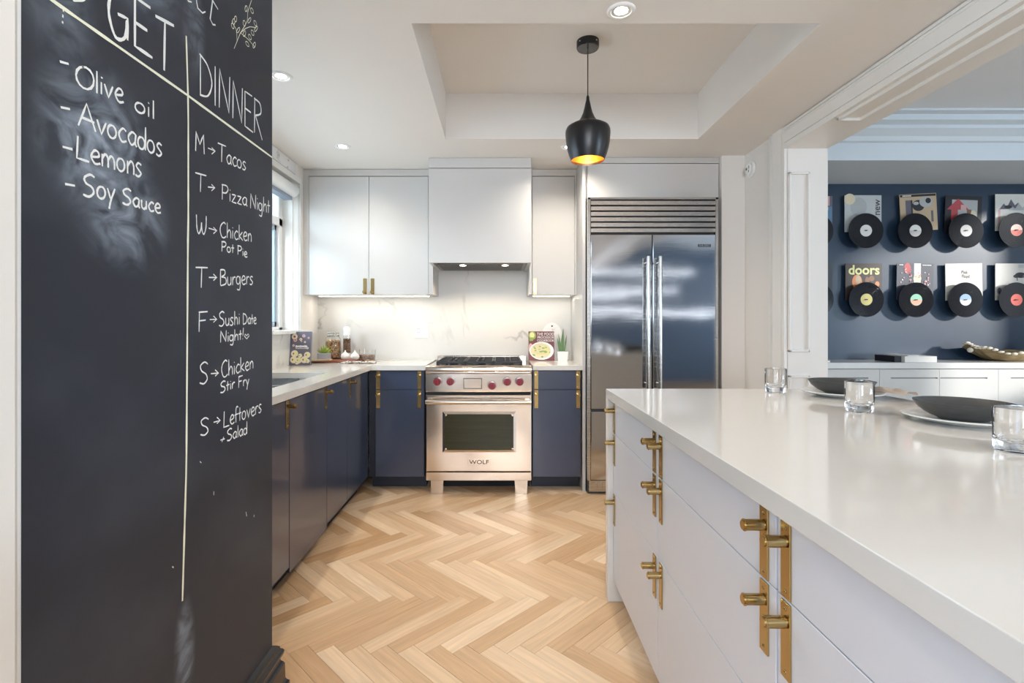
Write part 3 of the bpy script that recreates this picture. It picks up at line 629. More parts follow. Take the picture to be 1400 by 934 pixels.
lower_back(0.236, 0.590, 'navy base cabinet with four brass pulls between range and fridge panel', (0.263, 0.568))
# worktops
wt = thing('corner_worktop', 'white quartz L-shaped worktop running under the window to the range', 'worktop', (-1.2, 3.4, 0.88))
SX0, SX1, SY0, SY1 = -1.46, -1.075, 2.42, 3.17
bm = newbm(); z0, z1 = CTOP - CTH, CTOP
for b_ in ((-1.549, SX0, 1.65, 3.7171), (SX1, -0.94, 1.65, 3.7171), (SX0, SX1, 1.65, SY0), (SX0, SX1, SY1, 3.7171), (-1.549, -0.545, 3.717, 4.355)): add_box(bm, *b_, z0, z1)
bmesh.ops.remove_doubles(bm, verts=bm.verts, dist=0.0002)
obj('slab', bm, QUARTZ, wt)
rw = box('worktop', QUARTZ, (0.236, 0.599, 3.717, 4.355, z0, z1), bev=0.0015, seg=2, loc=(0.4, 4.0, 0.88)); tag(rw, 'short white quartz worktop between range and fridge panel', 'worktop')
sk = thing('sink', 'undermount steel sink let into the worktop under the window', 'sink', (-1.27, 2.74, 0.7))
bm = newbm(); t = 0.003; zt = CTOP - CTH
for b_ in ((SX0 - .01, SX0 + t, SY0, SY1, 0.70, zt), (SX1 - t, SX1 + .01, SY0, SY1, 0.70, zt), (SX0, SX1, SY0 - .01, SY0 + t, 0.70, zt), (SX0, SX1, SY1 - t, SY1 + .01, 0.70, zt), (SX0, SX1, SY0, SY1, 0.695, 0.70)): add_box(bm, *b_)
obj('basin', bm, STEELS, sk)
bm = newbm(); add_box(bm, SX0 + t, SX1 - t, SY1 - 0.10, SY1 - 0.03, 0.845, 0.852, bev=0.002); obj('ledge_tray', bm, STEELD, sk)
bm = newbm(); add_cyl(bm, (-1.27, 2.74, 0.70), (-1.27, 2.74, 0.703), 0.045, seg=24); obj('drain', bm, CHROME, sk)
# backsplash slab
bs = box('backsplash', MARBLE, (-1.55, 0.60, 4.345, 4.36, CTOP, 1.70), loc=(-0.5, 4.35, 0.92)); tag(bs, 'white marble backsplash slab with thin grey veins behind the range', 'backsplash')
bs = box('backsplash', MARBLE, (-1.549, -1.539, 1.65, 4.345, CTOP, 1.149), loc=(-1.545, 3.0, 0.92)); tag(bs, 'low white marble upstand along the worktop below the window sill', 'backsplash')

# ------------------------------------------------------------------ upper cabinets
UY = 4.02; UZ0, UZ1 = 1.453, 2.380
def upper(x0, x1, doors, lab, pulls, fl=None, fr=None):
    c = thing('wall_cabinet', lab, 'cabinet', ((x0 + x1) / 2, 4.2, UZ0))
    bm = newbm(); add_box(bm, fl or x0, fr or x1, UY + 0.02, 4.344, UZ0, 2.437); add_box(bm, fl or x0, fr or x1, UY + 0.002, UY + 0.03, 2.386, 2.437)
    if fl: add_box(bm, fl, x0 - 0.002, UY + 0.002, UY + 0.02, UZ0, 2.386)
    if fr: add_box(bm, x1 + 0.002, fr, UY + 0.002, UY + 0.02, UZ0, 2.386)
    obj('body', bm, UPPERB, c)
    for (a, b_), ph in zip(doors, pulls):
        d = box('door', UPPER, (a + 0.0015, b_ - 0.0015, UY, UY + 0.02, UZ0, UZ1), c, bev=0.001)
        pull(d, ph, UY, UZ0 + 0.127, 0, PULLU)
    bm = newbm(); add_box(bm, x0 + 0.02, x1 - 0.02, 4.19, 4.21, UZ0 - 0.006, UZ0)
    obj('light_strip', bm, pm('led_strip', (0.9, 0.9, 0.85), 0.5, emit=(1.0, 0.90, 0.74), estr=6), c)
    return c
upper(-1.504, -0.564, ((-1.504, -1.0325), (-1.0325, -0.564)), 'wide grey-white double-door wall cabinet between window and hood, lit beneath', (-1.062, -1.003), fl=-1.549)
upper(0.251, 0.5846, ((0.251, 0.5846),), 'narrow grey-white single-door wall cabinet between hood and fridge', (0.272,), fr=0.599)
# ------------------------------------------------------------------ hood
hd = thing('range_hood', 'boxy grey-white range hood cover with steel insert above the range', 'range hood', (-0.149, 4.0, 1.671))
bm = newbm(); add_box(bm, -0.523, 0.225, 3.75, 3.77, 1.671, 2.362, bev=0.001); add_box(bm, -0.523, -0.500, 3.77, 4.344, 1.671, 2.362); add_box(bm, 0.202, 0.225, 3.77, 4.344, 1.671, 2.362)
obj('cover', bm, UPPER, hd)
bm = newbm(); add_box(bm, -0.523, 0.225, 3.748, 4.344, 2.366, 2.438, bev=0.001); obj('top_board', bm, UPPER, hd)
bm = newbm(); add_box(bm, -0.559, -0.525, 3.99, 4.344, 1.454, 2.437); obj('side_filler', bm, UPPERB, hd)
bm = newbm(); add_box(bm, 0.227, 0.247, 3.99, 4.344, 1.454, 2.437); obj('side_filler', bm, UPPERB, hd)
bm = newbm(); add_box(bm, -0.498, 0.200, 3.772, 4.343, 1.674, 1.70)
for i in range(9): add_box(bm, -0.47, 0.172, 3.83 + i * 0.05, 3.855 + i * 0.05, 1.668, 1.675)
obj('insert', bm, steel('hood_insert_steel', (0.12, 0.095, 0.07), 0.2, (3, 200, 3)), hd)
for x in (-0.286, 0.037):
    bm = newbm(); add_cyl(bm, (x, 3.90, 1.6665), (x, 3.90, 1.675), 0.024, seg=20); obj('hood_light', bm, pm('lit_lens', (1, 1, 1), 0.4, emit=(1.0, 0.88, 0.68), estr=14), hd)

# ------------------------------------------------------------------ range
RX0, RX1, RY = -0.534, 0.225, 3.665
rg = thing('range_cooker', 'stainless steel gas range with five red knobs between navy cabinets', 'range', (-0.1545, 4.0, 0))
RC = (RX0 + RX1) / 2
bm = newbm(); add_box(bm, RX0, RX1, RY + 0.035, 4.33, 0.10, 0.90); obj('body', bm, STEELD, rg)
bm = newbm(); add_box(bm, RX0 + 0.004, RX1 - 0.004, 3.86, 3.88, 0.0, 0.10); obj('toe_kick', bm, DARK, rg)  # dark sheet standing in for the shade beneath the range
bm = newbm()   # control panel with rolled top edge
pts = [(RY + 0.05, 0.735), (RY + 0.006, 0.735), (RY, 0.742), (RY, 0.865), (RY - 0.012, 0.878), (RY - 0.018, 0.895), (RY - 0.012, 0.912), (RY + 0.004, 0.921), (RY + 0.03, 0.924), (RY + 0.05, 0.924)]
add_prism(bm, pts, 'x', RX0, RX1); obj('control_panel', bm, STEEL, rg, smooth=40)
bm = newbm(); add_cyl(bm, (RX0 + 0.012, RY - 0.030, 0.877), (RX1 - 0.012, RY - 0.030, 0.877), 0.0065, seg=14)
for x in (RX0 + 0.02, RX1 - 0.02): add_cyl(bm, (x, RY - 0.030, 0.877), (x, RY, 0.877), 0.005, seg=10)
obj('towel_rail', bm, STEELD, rg, smooth=40)
bm = newbm(); add_box(bm, RX0, RX1, RY + 0.05, 4.33, 0.895, 0.915); add_box(bm, RX0 + 0.01, RX1 - 0.01, 4.285, 4.33, 0.915, 0.958, bev=0.003); obj('cooktop', bm, STEEL, rg)
for px_, py_ in ((598.6, 521.4), (616.2, 521.4), (672.8, 527), (693.4, 521.6), (710.3, 521.6)):
    x = (px_ - 684) * RY / F; z = CAMZ + (443.5 - py_) * RY / F
    bm = newbm(); add_cyl(bm, (x, RY + 0.001, z), (x, RY - 0.014, z), 0.034, 0.031, seg=28, bev=0.002); ring = obj('knob_bezel', bm, CHROME, rg, smooth=40)
    bm = newbm(); add_cyl(bm, (x, RY - 0.014, z), (x, RY - 0.045, z), 0.0285, 0.026, seg=28, bev=0.004); add_box(bm, x - 0.006, x + 0.006, RY - 0.052, RY - 0.03, z - 0.024, z + 0.024, bev=0.003)
    obj('knob', bm, RED, ring, smooth=40)
x0, x1 = (633.5 - 684) * RY / F, (659 - 684) * RY / F; z1_, z0_ = CAMZ - (517 - 443.5) * RY / F, CAMZ - (531.7 - 443.5) * RY / F
dp = box('display_panel', pm('display_edge', (0.18, 0.16, 0.14), 0.4, 0.8), (x0, x1, RY - 0.004, RY + 0.001, z0_, z1_), rg, bev=0.002)
box('display_flap', STEEL, (x0 + 0.004, x1 - 0.004, RY - 0.007, RY - 0.003, z0_ + 0.004, z1_ - 0.004), dp, bev=0.002)
bm = newbm(); add_box(bm, RX0 + 0.004, RX1 - 0.004, RY + 0.012, RY + 0.04, 0.715, 0.736); obj('vent_gap', bm, DARK, rg)
dr = box('oven_door', STEEL, (RX0 + 0.003, RX1 - 0.003, RY - 0.004, RY + 0.034, 0.168, 0.714), rg, bev=0.004, seg=2)
wx0, wx1, wz0, wz1 = (608.6 - 684) * RY / F, (702 - 684) * RY / F, CAMZ - (614.8 - 443.5) * RY / F, CAMZ - (566 - 443.5) * RY / F
bm = newbm(); e = 0.018   # sloping steel surround
o_ = [(wx0 - e, wz0 - e), (wx1 + e, wz0 - e), (wx1 + e, wz1 + e), (wx0 - e, wz1 + e)]; i_ = [(wx0, wz0), (wx1, wz0), (wx1, wz1), (wx0, wz1)]
A = [bm.verts.new((p[0], RY - 0.005, p[1])) for p in o_]; A2 = [bm.verts.new((p[0], RY - 0.014, p[1])) for p in i_]
for i in range(4): bm.faces.new((A[i], A[(i + 1) % 4], A2[(i + 1) % 4], A2[i]))
obj('window_surround', bm, STEEL, dr)
bm = newbm(); t_ = bmesh.new(); bmesh.ops.create_cube(t_, size=1); bmesh.ops.scale(t_, vec=(wx1 - wx0, 0.006, wz1 - wz0), verts=t_.verts)
bmesh.ops.bevel(t_, geom=[e_ for e_ in t_.edges if abs((e_.verts[0].co - e_.verts[1].co).y) > 0.003], offset=0.014, segments=5, affect='EDGES')
merge(bm, t_, Matrix.Translation(((wx0 + wx1) / 2, RY - 0.0135, (wz0 + wz1) / 2)))
obj('oven_window', bm, pm('oven_glass', (0.030, 0.030, 0.012), 0.12, spec=0.25, var=0.4, scale=(1, 1, 14), nscale=4), dr)
bm = newbm(); add_cyl(bm, (RX0 + 0.008, RY - 0.060, 0.672), (RX1 - 0.008, RY - 0.060, 0.672), 0.018, seg=24, bev=0.003)
for x in (RX0 + 0.03, RX1 - 0.03): add_box(bm, x - 0.016, x + 0.016, RY - 0.05, RY - 0.003, 0.660, 0.684, bev=0.003)
obj('door_handle', bm, STEEL, dr, smooth=40)
bx0, bx1, bz0, bz1 = (639.8 - 684) * RY / F, (670.4 - 684) * RY / F, CAMZ - (635.9 - 443.5) * RY / F, CAMZ - (627.6 - 443.5) * RY / F
bd_ = box('badge', STEEL, (bx0, bx1, RY - 0.008, RY - 0.004, bz0, bz1), dr, bev=0.001)
bm = newbm(); add_box(bm, RX0 + 0.01, RX1 - 0.01, RY + 0.02, RY + 0.04, 0.158, 0.170); obj('door_gap', bm, DARK, rg)
box('kick_panel', STEEL, (RX0 + 0.002, RX1 - 0.002, RY, RY + 0.03, 0.100, 0.160), rg, bev=0.003)
text_obj('badge_lettering', 'WOLF', 0.040, pm('badge_black', (0.02, 0.02, 0.02), 0.4), rg, facing(RY - 0.0092, (bx0 + bx1) / 2, (bz0 + bz1) / 2), sx=1.25)
for lx0, lx1, k in ((588.8, 606.5, 0.006), (703.4, 721.4, 0.006)):
    a, b_ = (lx0 - 684) * 3.69 / F, (lx1 - 684) * 3.69 / F
    bm = newbm(); add_prism(bm, [(a, 0.10), (b_, 0.10), (b_ - k, 0.0), (a + k, 0.0)], 'y', 3.68, 3.74); obj('leg', bm, STEEL, rg)
    bm = newbm(); add_prism(bm, [(a, 0.10), (b_, 0.10), (b_ - k, 0.0), (a + k, 0.0)], 'y', 4.22, 4.28); obj('leg', bm, STEEL, rg)
# grates and burners
gx0, gx1 = -0.47, 0.163
for k in range(3):
    w_ = (gx1 - gx0) / 3; a, b_ = gx0 + k * w_ + 0.002, gx0 + (k + 1) * w_ - 0.002; c_ = (a + b_) / 2
    bm = newbm()
    for y in (3.745, 3.99, 4.235): add_box(bm, a, b_, y, y + 0.014, 0.932, 0.950, bev=0.002)
    for x in (a, b_ - 0.012): add_box(bm, x, x + 0.012, 3.745, 4.249, 0.920, 0.950, bev=0.002)
    for yc in (3.87, 4.12):
        for s_ in (-1, 1):
            add_box(bm, c_ + s_ * 0.02 - 0.005, c_ + s_ * 0.02 + 0.005, yc - 0.115, yc - 0.04, 0.936, 0.950); add_box(bm, c_ + s_ * 0.02 - 0.005, c_ + s_ * 0.02 + 0.005, yc + 0.04, yc + 0.12, 0.936, 0.950)
            add_box(bm, min(c_ + s_ * 0.04, c_ + s_ * w_ / 2), max(c_ + s_ * 0.04, c_ + s_ * w_ / 2) , yc - 0.005, yc + 0.005, 0.936, 0.950)
    for x in (a, b_ - 0.02):
        for y in (3.745, 4.235): add_box(bm, x, x + 0.02, y, y + 0.014, 0.9145, 0.935)
    obj('grate', bm, BLACK, rg)
    for yc in (3.87, 4.12):
        bm = newbm(); add_cyl(bm, (c_, yc, 0.914), (c_, yc, 0.926), 0.045, 0.040, seg=24); add_cyl(bm, (c_, yc, 0.926), (c_, yc, 0.934), 0.032, seg=24); obj('burner', bm, BLACKG, rg, smooth=40)

# ------------------------------------------------------------------ fridge and its surround
pn = box('fridge_side_panel', UPPER, (0.600, 0.6225, 3.737, 4.344, 0.0, 2.438), bev=0.0006, loc=(0.61, 4.04, 0)); tag(pn, 'tall thin grey-white end panel between short worktop and steel fridge', 'panel')
fc = thing('bridge_cabinet', 'grey-white flap cabinet directly above the steel fridge, no visible pull', 'cabinet', (1.1, 4.04, 2.14))
bm = newbm(); add_box(bm, 0.6235, 1.597, 3.757, 4.344, 2.14, 2.438); add_box(bm, 0.6235, 1.597, 3.739, 3.757, 2.398, 2.438); obj('body', bm, UPPERB, fc)
box('door', UPPER, (0.638, 1.593, 3.737, 3.757, 2.139, 2.392), fc, bev=0.001)
fg = thing('fridge', 'built-in stainless steel double-door fridge with louvred top grille', 'fridge', (1.09, 4.0, 0))
FY = 3.66; FX0, FX1 = 0.626, 1.561
bm = newbm(); add_box(bm, FX0 + 0.004, FX1 - 0.004, FY + 0.035, 4.34, 0.0, 2.128); obj('body', bm, pm('fridge_carcass', (0.05, 0.048, 0.045), 0.5), fg)
bm = newbm()
add_box(bm, FX0, FX0 + 0.020, FY + 0.004, FY + 0.05, 0.10, 2.129, bev=0.001); add_box(bm, FX1 - 0.020, FX1, FY + 0.004, FY + 0.05, 0.10, 2.129, bev=0.001); add_box(bm, FX0, FX1, FY + 0.004, FY + 0.05, 2.115, 2.129, bev=0.001)
obj('frame', bm, STEELD, fg)
for i in range(6):
    z = 2.106 - i * 0.0392
    bm = newbm(); add_prism(bm, [(FY + 0.003, z - 0.031), (FY + 0.012, z - 0.033), (FY + 0.034, z - 0.002), (FY + 0.030, z + 0.002), (FY + 0.001, z - 0.004)], 'x', FX0 + 0.022, FX1 - 0.022)
    obj('louver', bm, steel('louver_steel', (0.50, 0.43, 0.36), 0.22, (3, 3, 300)), fg)
for a, b_, nm in ((FX0 + 0.022, 1.0855, 'a'), (1.0915, FX1 - 0.022, 'b')):
    d = box('door', STEELF, (a, b_, FY, FY + 0.034, 0.612, 1.862), fg, bev=0.003)
    hx = 1.044 if nm == 'a' else 1.128
    bm = newbm(); add_cyl(bm, (hx, FY - 0.055, 0.76), (hx, FY - 0.055, 1.70), 0.0125, seg=20, bev=0.002)
    for z in (0.80, 1.66): add_cyl(bm, (hx, FY - 0.055, z), (hx, FY, z), 0.007, seg=12)
    obj('handle', bm, CHROME if 0 else STEELD, d, smooth=40)
    if nm == 'b':
        q = (963 - 684) * FY / F
        bd_ = box('badge', pm('badge_black', (0.02,) * 3), (q - 0.045, q + 0.045, FY - 0.002, FY + 0.001, 1.774, 1.792), d)
bm = newbm(); add_box(bm, FX0 + 0.022, FX1 - 0.022, FY, FY + 0.034, 0.105, 0.594, bev=0.003); obj('freezer_drawer', bm, STEELF, fg)
text_obj('badge_lettering', 'SUB-ZERO', 0.017, pm('badge_silver', (0.7, 0.7, 0.7), 0.3, 1.0), fg, facing(FY - 0.0025, (963 - 684) * FY / F, 1.783))
bm = newbm(); add_box(bm, FX0 + 0.01, FX1 - 0.01, FY + 0.012, FY + 0.04, 0.02, 0.098)
for i in range(24): x = FX0 + 0.03 + i * 0.038; add_box(bm, x, x + 0.024, FY + 0.008, FY + 0.014, 0.035, 0.085)
obj('toe_grille', bm, STEELD, fg)

# ------------------------------------------------------------------ lights as things
def downlight(x, y, lab):
    t = thing('downlight', lab, 'ceiling light', (x, y, CZ), 'recessed ceiling lights')
    bm = newbm(); add_lathe(bm, [(0.038, CZ - 0.0005), (0.040, CZ - 0.006), (0.048, CZ - 0.007), (0.054, CZ - 0.003), (0.055, CZ)], x, y, 36); obj('ring', bm, WHITEP, t, smooth=50)
    bm = newbm(); add_lathe(bm, [(0.0, CZ - 0.002), (0.026, CZ - 0.002)], x, y, 28); obj('lens', bm, pm('downlight_lens', (1, 1, 1), 0.4, emit=(1.0, 0.94, 0.84), estr=12), t)
    bm = newbm(); add_lathe(bm, [(0.026, CZ - 0.0015), (0.038, CZ - 0.0035)], x, y, 28); obj('reflector', bm, pm('downlight_reflector', (0.75, 0.75, 0.73), 0.2, 0.3), t)
for (x, y), lab in zip(DOWNLIGHTS, ('recessed ceiling light nearest the double-door wall cabinet, above the inner corner', 'recessed ceiling light half hidden at the edge of the chalkboard wall',
        'recessed ceiling light just behind the black pendant shade', 'recessed ceiling light at the top of the picture, in front of the raised tray', 'recessed ceiling light above the chalkboard passage, out of view', 'recessed ceiling light above the island, out of view')):
    downlight(x, y, lab)
pd = thing('pendant_lamp', 'matt black spun metal pendant lamp with gold interior hanging from the tray', 'pendant lamp', (0.47, 2.75, 2.74))
X0, Y0 = 0.47, 2.75
bm = newbm(); add_lathe(bm, [(0, 2.74), (0.060, 2.74), (0.060, 2.706), (0.056, 2.700), (0, 2.700)], X0, Y0, 40); obj('canopy', bm, BLACKG, pd, smooth=40)
bm = newbm()
for a in (0.6, 2.2, 3.8, 5.4): add_sphere(bm, (X0 + 0.060 * math.cos(a), Y0 + 0.060 * math.sin(a), 2.722), 0.004, 8, 6)
obj('set_screw', bm, CHROME, pd)
bm = newbm(); add_cyl(bm, (X0, Y0, 2.43), (X0, Y0, 2.70), 0.0028, seg=10); obj('cord', bm, BLACK, pd)
MBLK = pm('pendant_black', (0.010, 0.010, 0.012), 0.33)
outer = [(0.004, 2.450), (0.008, 2.440), (0.009, 2.425), (0.013, 2.410), (0.018, 2.385), (0.026, 2.355), (0.038, 2.328), (0.052, 2.308), (0.066, 2.295), (0.092, 2.288), (0.112, 2.276), (0.1185, 2.262), (0.120, 2.245), (0.117, 2.205), (0.110, 2.165), (0.100, 2.130), (0.088, 2.100)]
bm = newbm(); add_lathe(bm, outer + [(0.0865, 2.100), (0.0985, 2.131)], X0, Y0, 56); shade = obj('shade', bm, MBLK, pd, smooth=50)
bm = newbm(); add_lathe(bm, [(0.0868, 2.1005), (0.098, 2.130), (0.108, 2.165), (0.115, 2.205), (0.118, 2.245), (0.112, 2.27), (0.06, 2.285), (0, 2.29)], X0, Y0, 56)
obj('gold_lining', bm, pm('gold_lining', (0.95, 0.55, 0.12), 0.32, 1.0), shade, smooth=50, label='hammered gold inner surface of the shade')
bm = newbm(); add_sphere(bm, (X0, Y0, 2.20), 0.022, 16, 12); add_cyl(bm, (X0, Y0, 2.215), (X0, Y0, 2.285), 0.014, seg=14); obj('bulb', bm, pm('bulb_glow', (1, 1, 1), 0.4, emit=(1.0, 0.82, 0.5), estr=8), pd, smooth=60)

# ------------------------------------------------------------------ wall devices
sd = thing('smoke_detector', 'small round white detector high on the side wall near the fridge', 'detector', (1.77, 3.56, 2.31))
def disc_x(bm, x0, x1, y, z, r, seg=28, bev=0.0): add_cyl(bm, (x0, y, z), (x1, y, z), r, seg=seg, bev=bev)
bm = newbm(); disc_x(bm, 1.7705, 1.752, 3.60, 2.31, 0.058, bev=0.006); obj('housing', bm, WHITEP, sd, smooth=40)
bm = newbm(); disc_x(bm, 1.753, 1.738, 3.60, 2.31, 0.040, bev=0.005); obj('cover', bm, WHITEP, sd, smooth=40)
bm = newbm(); disc_x(bm, 1.739, 1.7365, 3.615, 2.315, 0.010); add_box(bm, 1.7365, 1.739, 3.575, 3.582, 2.31, 2.33); add_box(bm, 1.7365, 1.739, 3.58, 3.588, 2.285, 2.30); obj('sensor_openings', bm, pm('grey_plastic', (0.12, 0.12, 0.12), 0.5), sd)
ol = thing('wall_outlet', 'white two-gang plate with socket and rocker switch on marble backsplash', 'outlet', (-0.667, 4.345, 1.165))
bm = newbm(); add_box(bm, -0.724, -0.610, 4.338, 4.346, 1.103, 1.229, bev=0.003, seg=2); obj('cover_plate', bm, WHITEP, ol)
bm = newbm(); add_box(bm, -0.650, -0.624, 4.3355, 4.339, 1.135, 1.198, bev=0.002); obj('rocker', bm, WHITEP, ol)
rc = box('socket', WHITEP, (-0.710, -0.672, 4.3355, 4.339, 1.133, 1.200), ol, bev=0.003)
bm = newbm()
for z in (1.150, 1.182):
    for x in (-0.699, -0.684): add_box(bm, x, x + 0.003, 4.3345, 4.336, z - 0.006, z + 0.006)
obj('slot', bm, DARK, rc)

# ------------------------------------------------------------------ things on the corner worktop
def print_shapes(name, parent, M, items, t0=0.0):
    """flat printed shapes: each (kind, x, y, w, h, material) on a plane given by M (x across, y up), one object per colour group"""
    mats = []; bm = newbm()
    for n_, (k, x, y, w_, h_, m) in enumerate(items):
        if m not in mats: mats.append(m)
        d = t0 + 0.0001 * (n_ + 1)
        if k == 'r': pts = [(x - w_ / 2, y - h_ / 2), (x + w_ / 2, y - h_ / 2), (x + w_ / 2, y + h_ / 2), (x - w_ / 2, y + h_ / 2)]
        elif k == 'e': pts = [(x + w_ / 2 * math.cos(a), y + h_ / 2 * math.sin(a)) for a in [2 * PI * i / 18 for i in range(18)]]
        elif k == 't': pts = [(x - w_ / 2, y - h_ / 2), (x + w_ / 2, y - h_ / 2), (x, y + h_ / 2)]
        else: pts = [(x + w_ * p[0], y + h_ * p[1]) for p in k]
        f = bm.faces.new([bm.verts.new(M @ Vector((p[0], p[1], d))) for p in pts]); f.material_index = mats.index(m)
    return obj(name, bm, mats, parent)
def flat(name, c, r=0.5): return pm(name, c, r, var=0.05, nscale=60)
CRM = flat('print_cream', (0.70, 0.62, 0.44)); PNK = flat('print_pink', (0.62, 0.38, 0.36)); WHT = flat('print_white', (0.85, 0.85, 0.83)); PLUM = flat('print_plum', (0.16, 0.045, 0.055)); GRN = flat('print_green', (0.25, 0.35, 0.08)); LIME = flat('print_lime', (0.66, 0.66, 0.30))
GRY = flat('print_slate', (0.12, 0.11, 0.15)); BRN = flat('print_brown', (0.22, 0.10, 0.05)); ORG = flat('print_orange', (0.62, 0.22, 0.08)); TAN = flat('print_tan', (0.50, 0.38, 0.24)); BLU = flat('print_blue', (0.10, 0.22, 0.36)); BLK = flat('print_black', (0.012, 0.012, 0.016)); GRL = flat('print_grey', (0.42, 0.44, 0.44)); REDP = flat('print_red', (0.45, 0.06, 0.07))
def book(name, lab, cat, w_, h_, t_, loc, lean, yaw, cover, group=None):
    b_ = thing(name, lab, cat, loc, group)
    M = Matrix.Translation(loc) @ Matrix.Rotation(yaw, 4, 'Z') @ Matrix.Rotation(-lean, 4, 'X')
    def bb(x0, x1, y0, y1, z0, z1, m, nm):
        bm = newbm(); add_box(bm, x0, x1, y0, y1, z0, z1); bmesh.ops.transform(bm, matrix=M, verts=bm.verts); return obj(nm, bm, m, b_)
    bb(-w_ / 2, w_ / 2, 0, 0.002, 0, h_, cover, 'front_cover'); bb(-w_ / 2, w_ / 2, t_ - 0.002, t_, 0, h_, cover, 'back_cover'); bb(-w_ / 2 - 0.001, -w_ / 2 + 0.001, 0, t_, 0, h_, cover, 'spine')
    bb(-w_ / 2 + 0.001, w_ / 2 - 0.004, 0.002, t_ - 0.002, 0.003, h_ - 0.003, PAPER, 'pages')
    return b_, M @ Matrix.Translation((0, -0.0002, h_ / 2)) @ Matrix.Rotation(R(90), 4, 'X')
b1, M1 = book('cookbook', 'dark grey cookbook with scattered flowers printed on it, standing below the window', 'book', 0.148, 0.245, 0.024, (-1.462, 3.735, CTOP + 0.004), R(8), R(6), GRY)
it_ = []
rnd = random.Random(3)
for (x, y, s) in ((-.045, .085, .042), (-.04, .06, .026), (.0, .065, .020), (.02, .09, .022), (.055, .075, .014), (-.05, .02, .016), (.05, .0, .016), (.005, .05, .012), (.03, .045, .014)):
    it_.append(('e', x, y, s, s, CRM if rnd.random() < .5 else PNK)); it_.append(('e', x, y, s * .4, s * .4, BRN))
for (x, y, s) in ((-.04, -.04, .05), (-.045, -.085, .05), (-.01, -.09, .045), (.03, -.085, .05), (.05, -.05, .045), (.0, -.055, .03), (.055, -.095, .03), (-.02, -.105, .03)):
    it_.append(('e', x, y, s, s, CRM)); it_.append(('e', x + .006, y + .004, s * .45, s * .45, LIME)); it_.append(('e', x - .008, y, s * .2, s * .3, BRN))
it_ += [('r', -.03 + .0105 * i, .012, .007, .013 if i % 3 else .017, WHT) for i in range(8)] + [('r', -.03 + .0065 * i, -.003, .004, .004, WHT) for i in range(12)]
print_shapes('cover_print', b1, M1, it_)
b2, M2 = book('cookbook', 'plum cookbook with a bowl of pasta printed on it, standing beside the range', 'book', 0.212, 0.240, 0.020, (0.342, 4.225, CTOP + 0.004), R(9), 0, PLUM)
it_ = [('e', -.075, .085, .062, .07, GRN), ('e', -.078, .088, .04, .05, LIME), ('r', -.085, .055, .03, .03, GRN), ('e', -.09, -.02, .035, .08, PNK), ('e', .0, -.042, .202, .150, WHT), ('e', -.008, -.042, .172, .128, CRM)]
for i in range(90):
    a, r_ = rnd.uniform(0, 2 * PI), rnd.uniform(0, .078) ; it_.append(('e', -.008 + r_ * math.cos(a), -.042 + r_ * .76 * math.sin(a), rnd.uniform(.012, .026), rnd.uniform(.008, .015), rnd.choice((LIME, GRN, LIME, CRM, GRN))))
print_shapes('cover_bowl', b2, M2, [i for i in it_ if i[2] - i[4] / 2 > -.1195])
for s, y, sz in (('THE FOOD', .096, .034), ('PROCESSOR', .068, .029), ('COOKBOOK', .042, .028)): text_obj('title', s, sz, PNK if 0 else WHT, b2, M2 @ Matrix.Translation((.034, y, 0.002)), sx=0.86)
# marble serving board behind the plum book
mb = thing('serving_board', 'round-topped white marble serving board leaning on the backsplash behind the plum cookbook', 'serving board', (0.436, 4.30, CTOP))
bm = newbm(); pts = [(-0.09, 0.0), (0.09, 0.0), (0.09, 0.16)] + [(0.09 * math.cos(R(a)), 0.18 + 0.135 * math.sin(R(a)) * 1.0) for a in range(0, 181, 12)] + [(-0.09, 0.16)]
add_prism(bm, pts, 'y', 0, 0.012); bmesh.ops.transform(bm, matrix=Matrix.Translation((0.436, 4.285, CTOP + 0.002)) @ Matrix.Rotation(R(-7), 4, 'X'), verts=bm.verts)
obj('slab', bm, marble_mat('board_marble', (0.74, 0.73, 0.71), (0.4, 0.4, 0.4), 8, 0.3, 1.2), mb)
bm = newbm(); add_cyl(bm, (0.436, 4.312, CTOP + 0.285), (0.436, 4.330, CTOP + 0.285), 0.007, seg=16); obj('hanging_hole', bm, DARK, mb)
def blade(bm, base, tip, w_, bend=(0, 0), n=7):
    a = Vector(base); b_ = Vector(tip); prev = None
    for i in range(n + 1):
        t = i / n; c = a.lerp(b_, t) + Vector((bend[0], bend[1], 0)) * math.sin(PI * t); h = w_ / 2 * (1 - t ** 2.2) + 0.0003
        l_ = bm.verts.new(c + Vector((-h, 0, 0))); m_ = bm.verts.new(c + Vector((0, h * 0.45, 0))); r_ = bm.verts.new(c + Vector((h, 0, 0))); f_ = bm.verts.new(c + Vector((0, -h * .1 - .001, 0)))
        if prev:
            for p, q in ((0, 1), (1, 2), (2, 3), (3, 0)): bm.faces.new((prev[p], prev[q], (l_, m_, r_, f_)[q], (l_, m_, r_, f_)[p]))
        prev = (l_, m_, r_, f_)
sn = thing('snake_plant', 'spiky snake plant in a square white pot beside the plum cookbook', 'plant', (0.511, 4.22, CTOP))
bm = newbm(); add_prism(bm, [(0.468, CTOP + .078), (0.554, CTOP + .078), (0.549, CTOP), (0.473, CTOP)], 'y', 4.18, 4.262); obj('pot', bm, CERW, sn)
bm = newbm(); add_box(bm, 0.474, 0.548, 4.187, 4.255, CTOP + 0.077, CTOP + 0.0795); obj('soil', bm, pm('soil', (0.05, 0.035, 0.025), 0.9), sn)
for tx, tz, bx_, w_ in ((0.519, 0.268, 0.505, 0.026), (0.548, 0.215, 0.526, 0.015), (0.470, 0.190, 0.492, 0.016), (0.497, 0.16, 0.512, 0.016), (0.480, 0.225, 0.498, 0.014)):
    bm = newbm(); blade(bm, (bx_, 4.22 + random.uniform(-.01, .01), CTOP + 0.078), (tx, 4.22, CTOP + tz), w_); obj('leaf', bm, LEAF, sn, smooth=60)
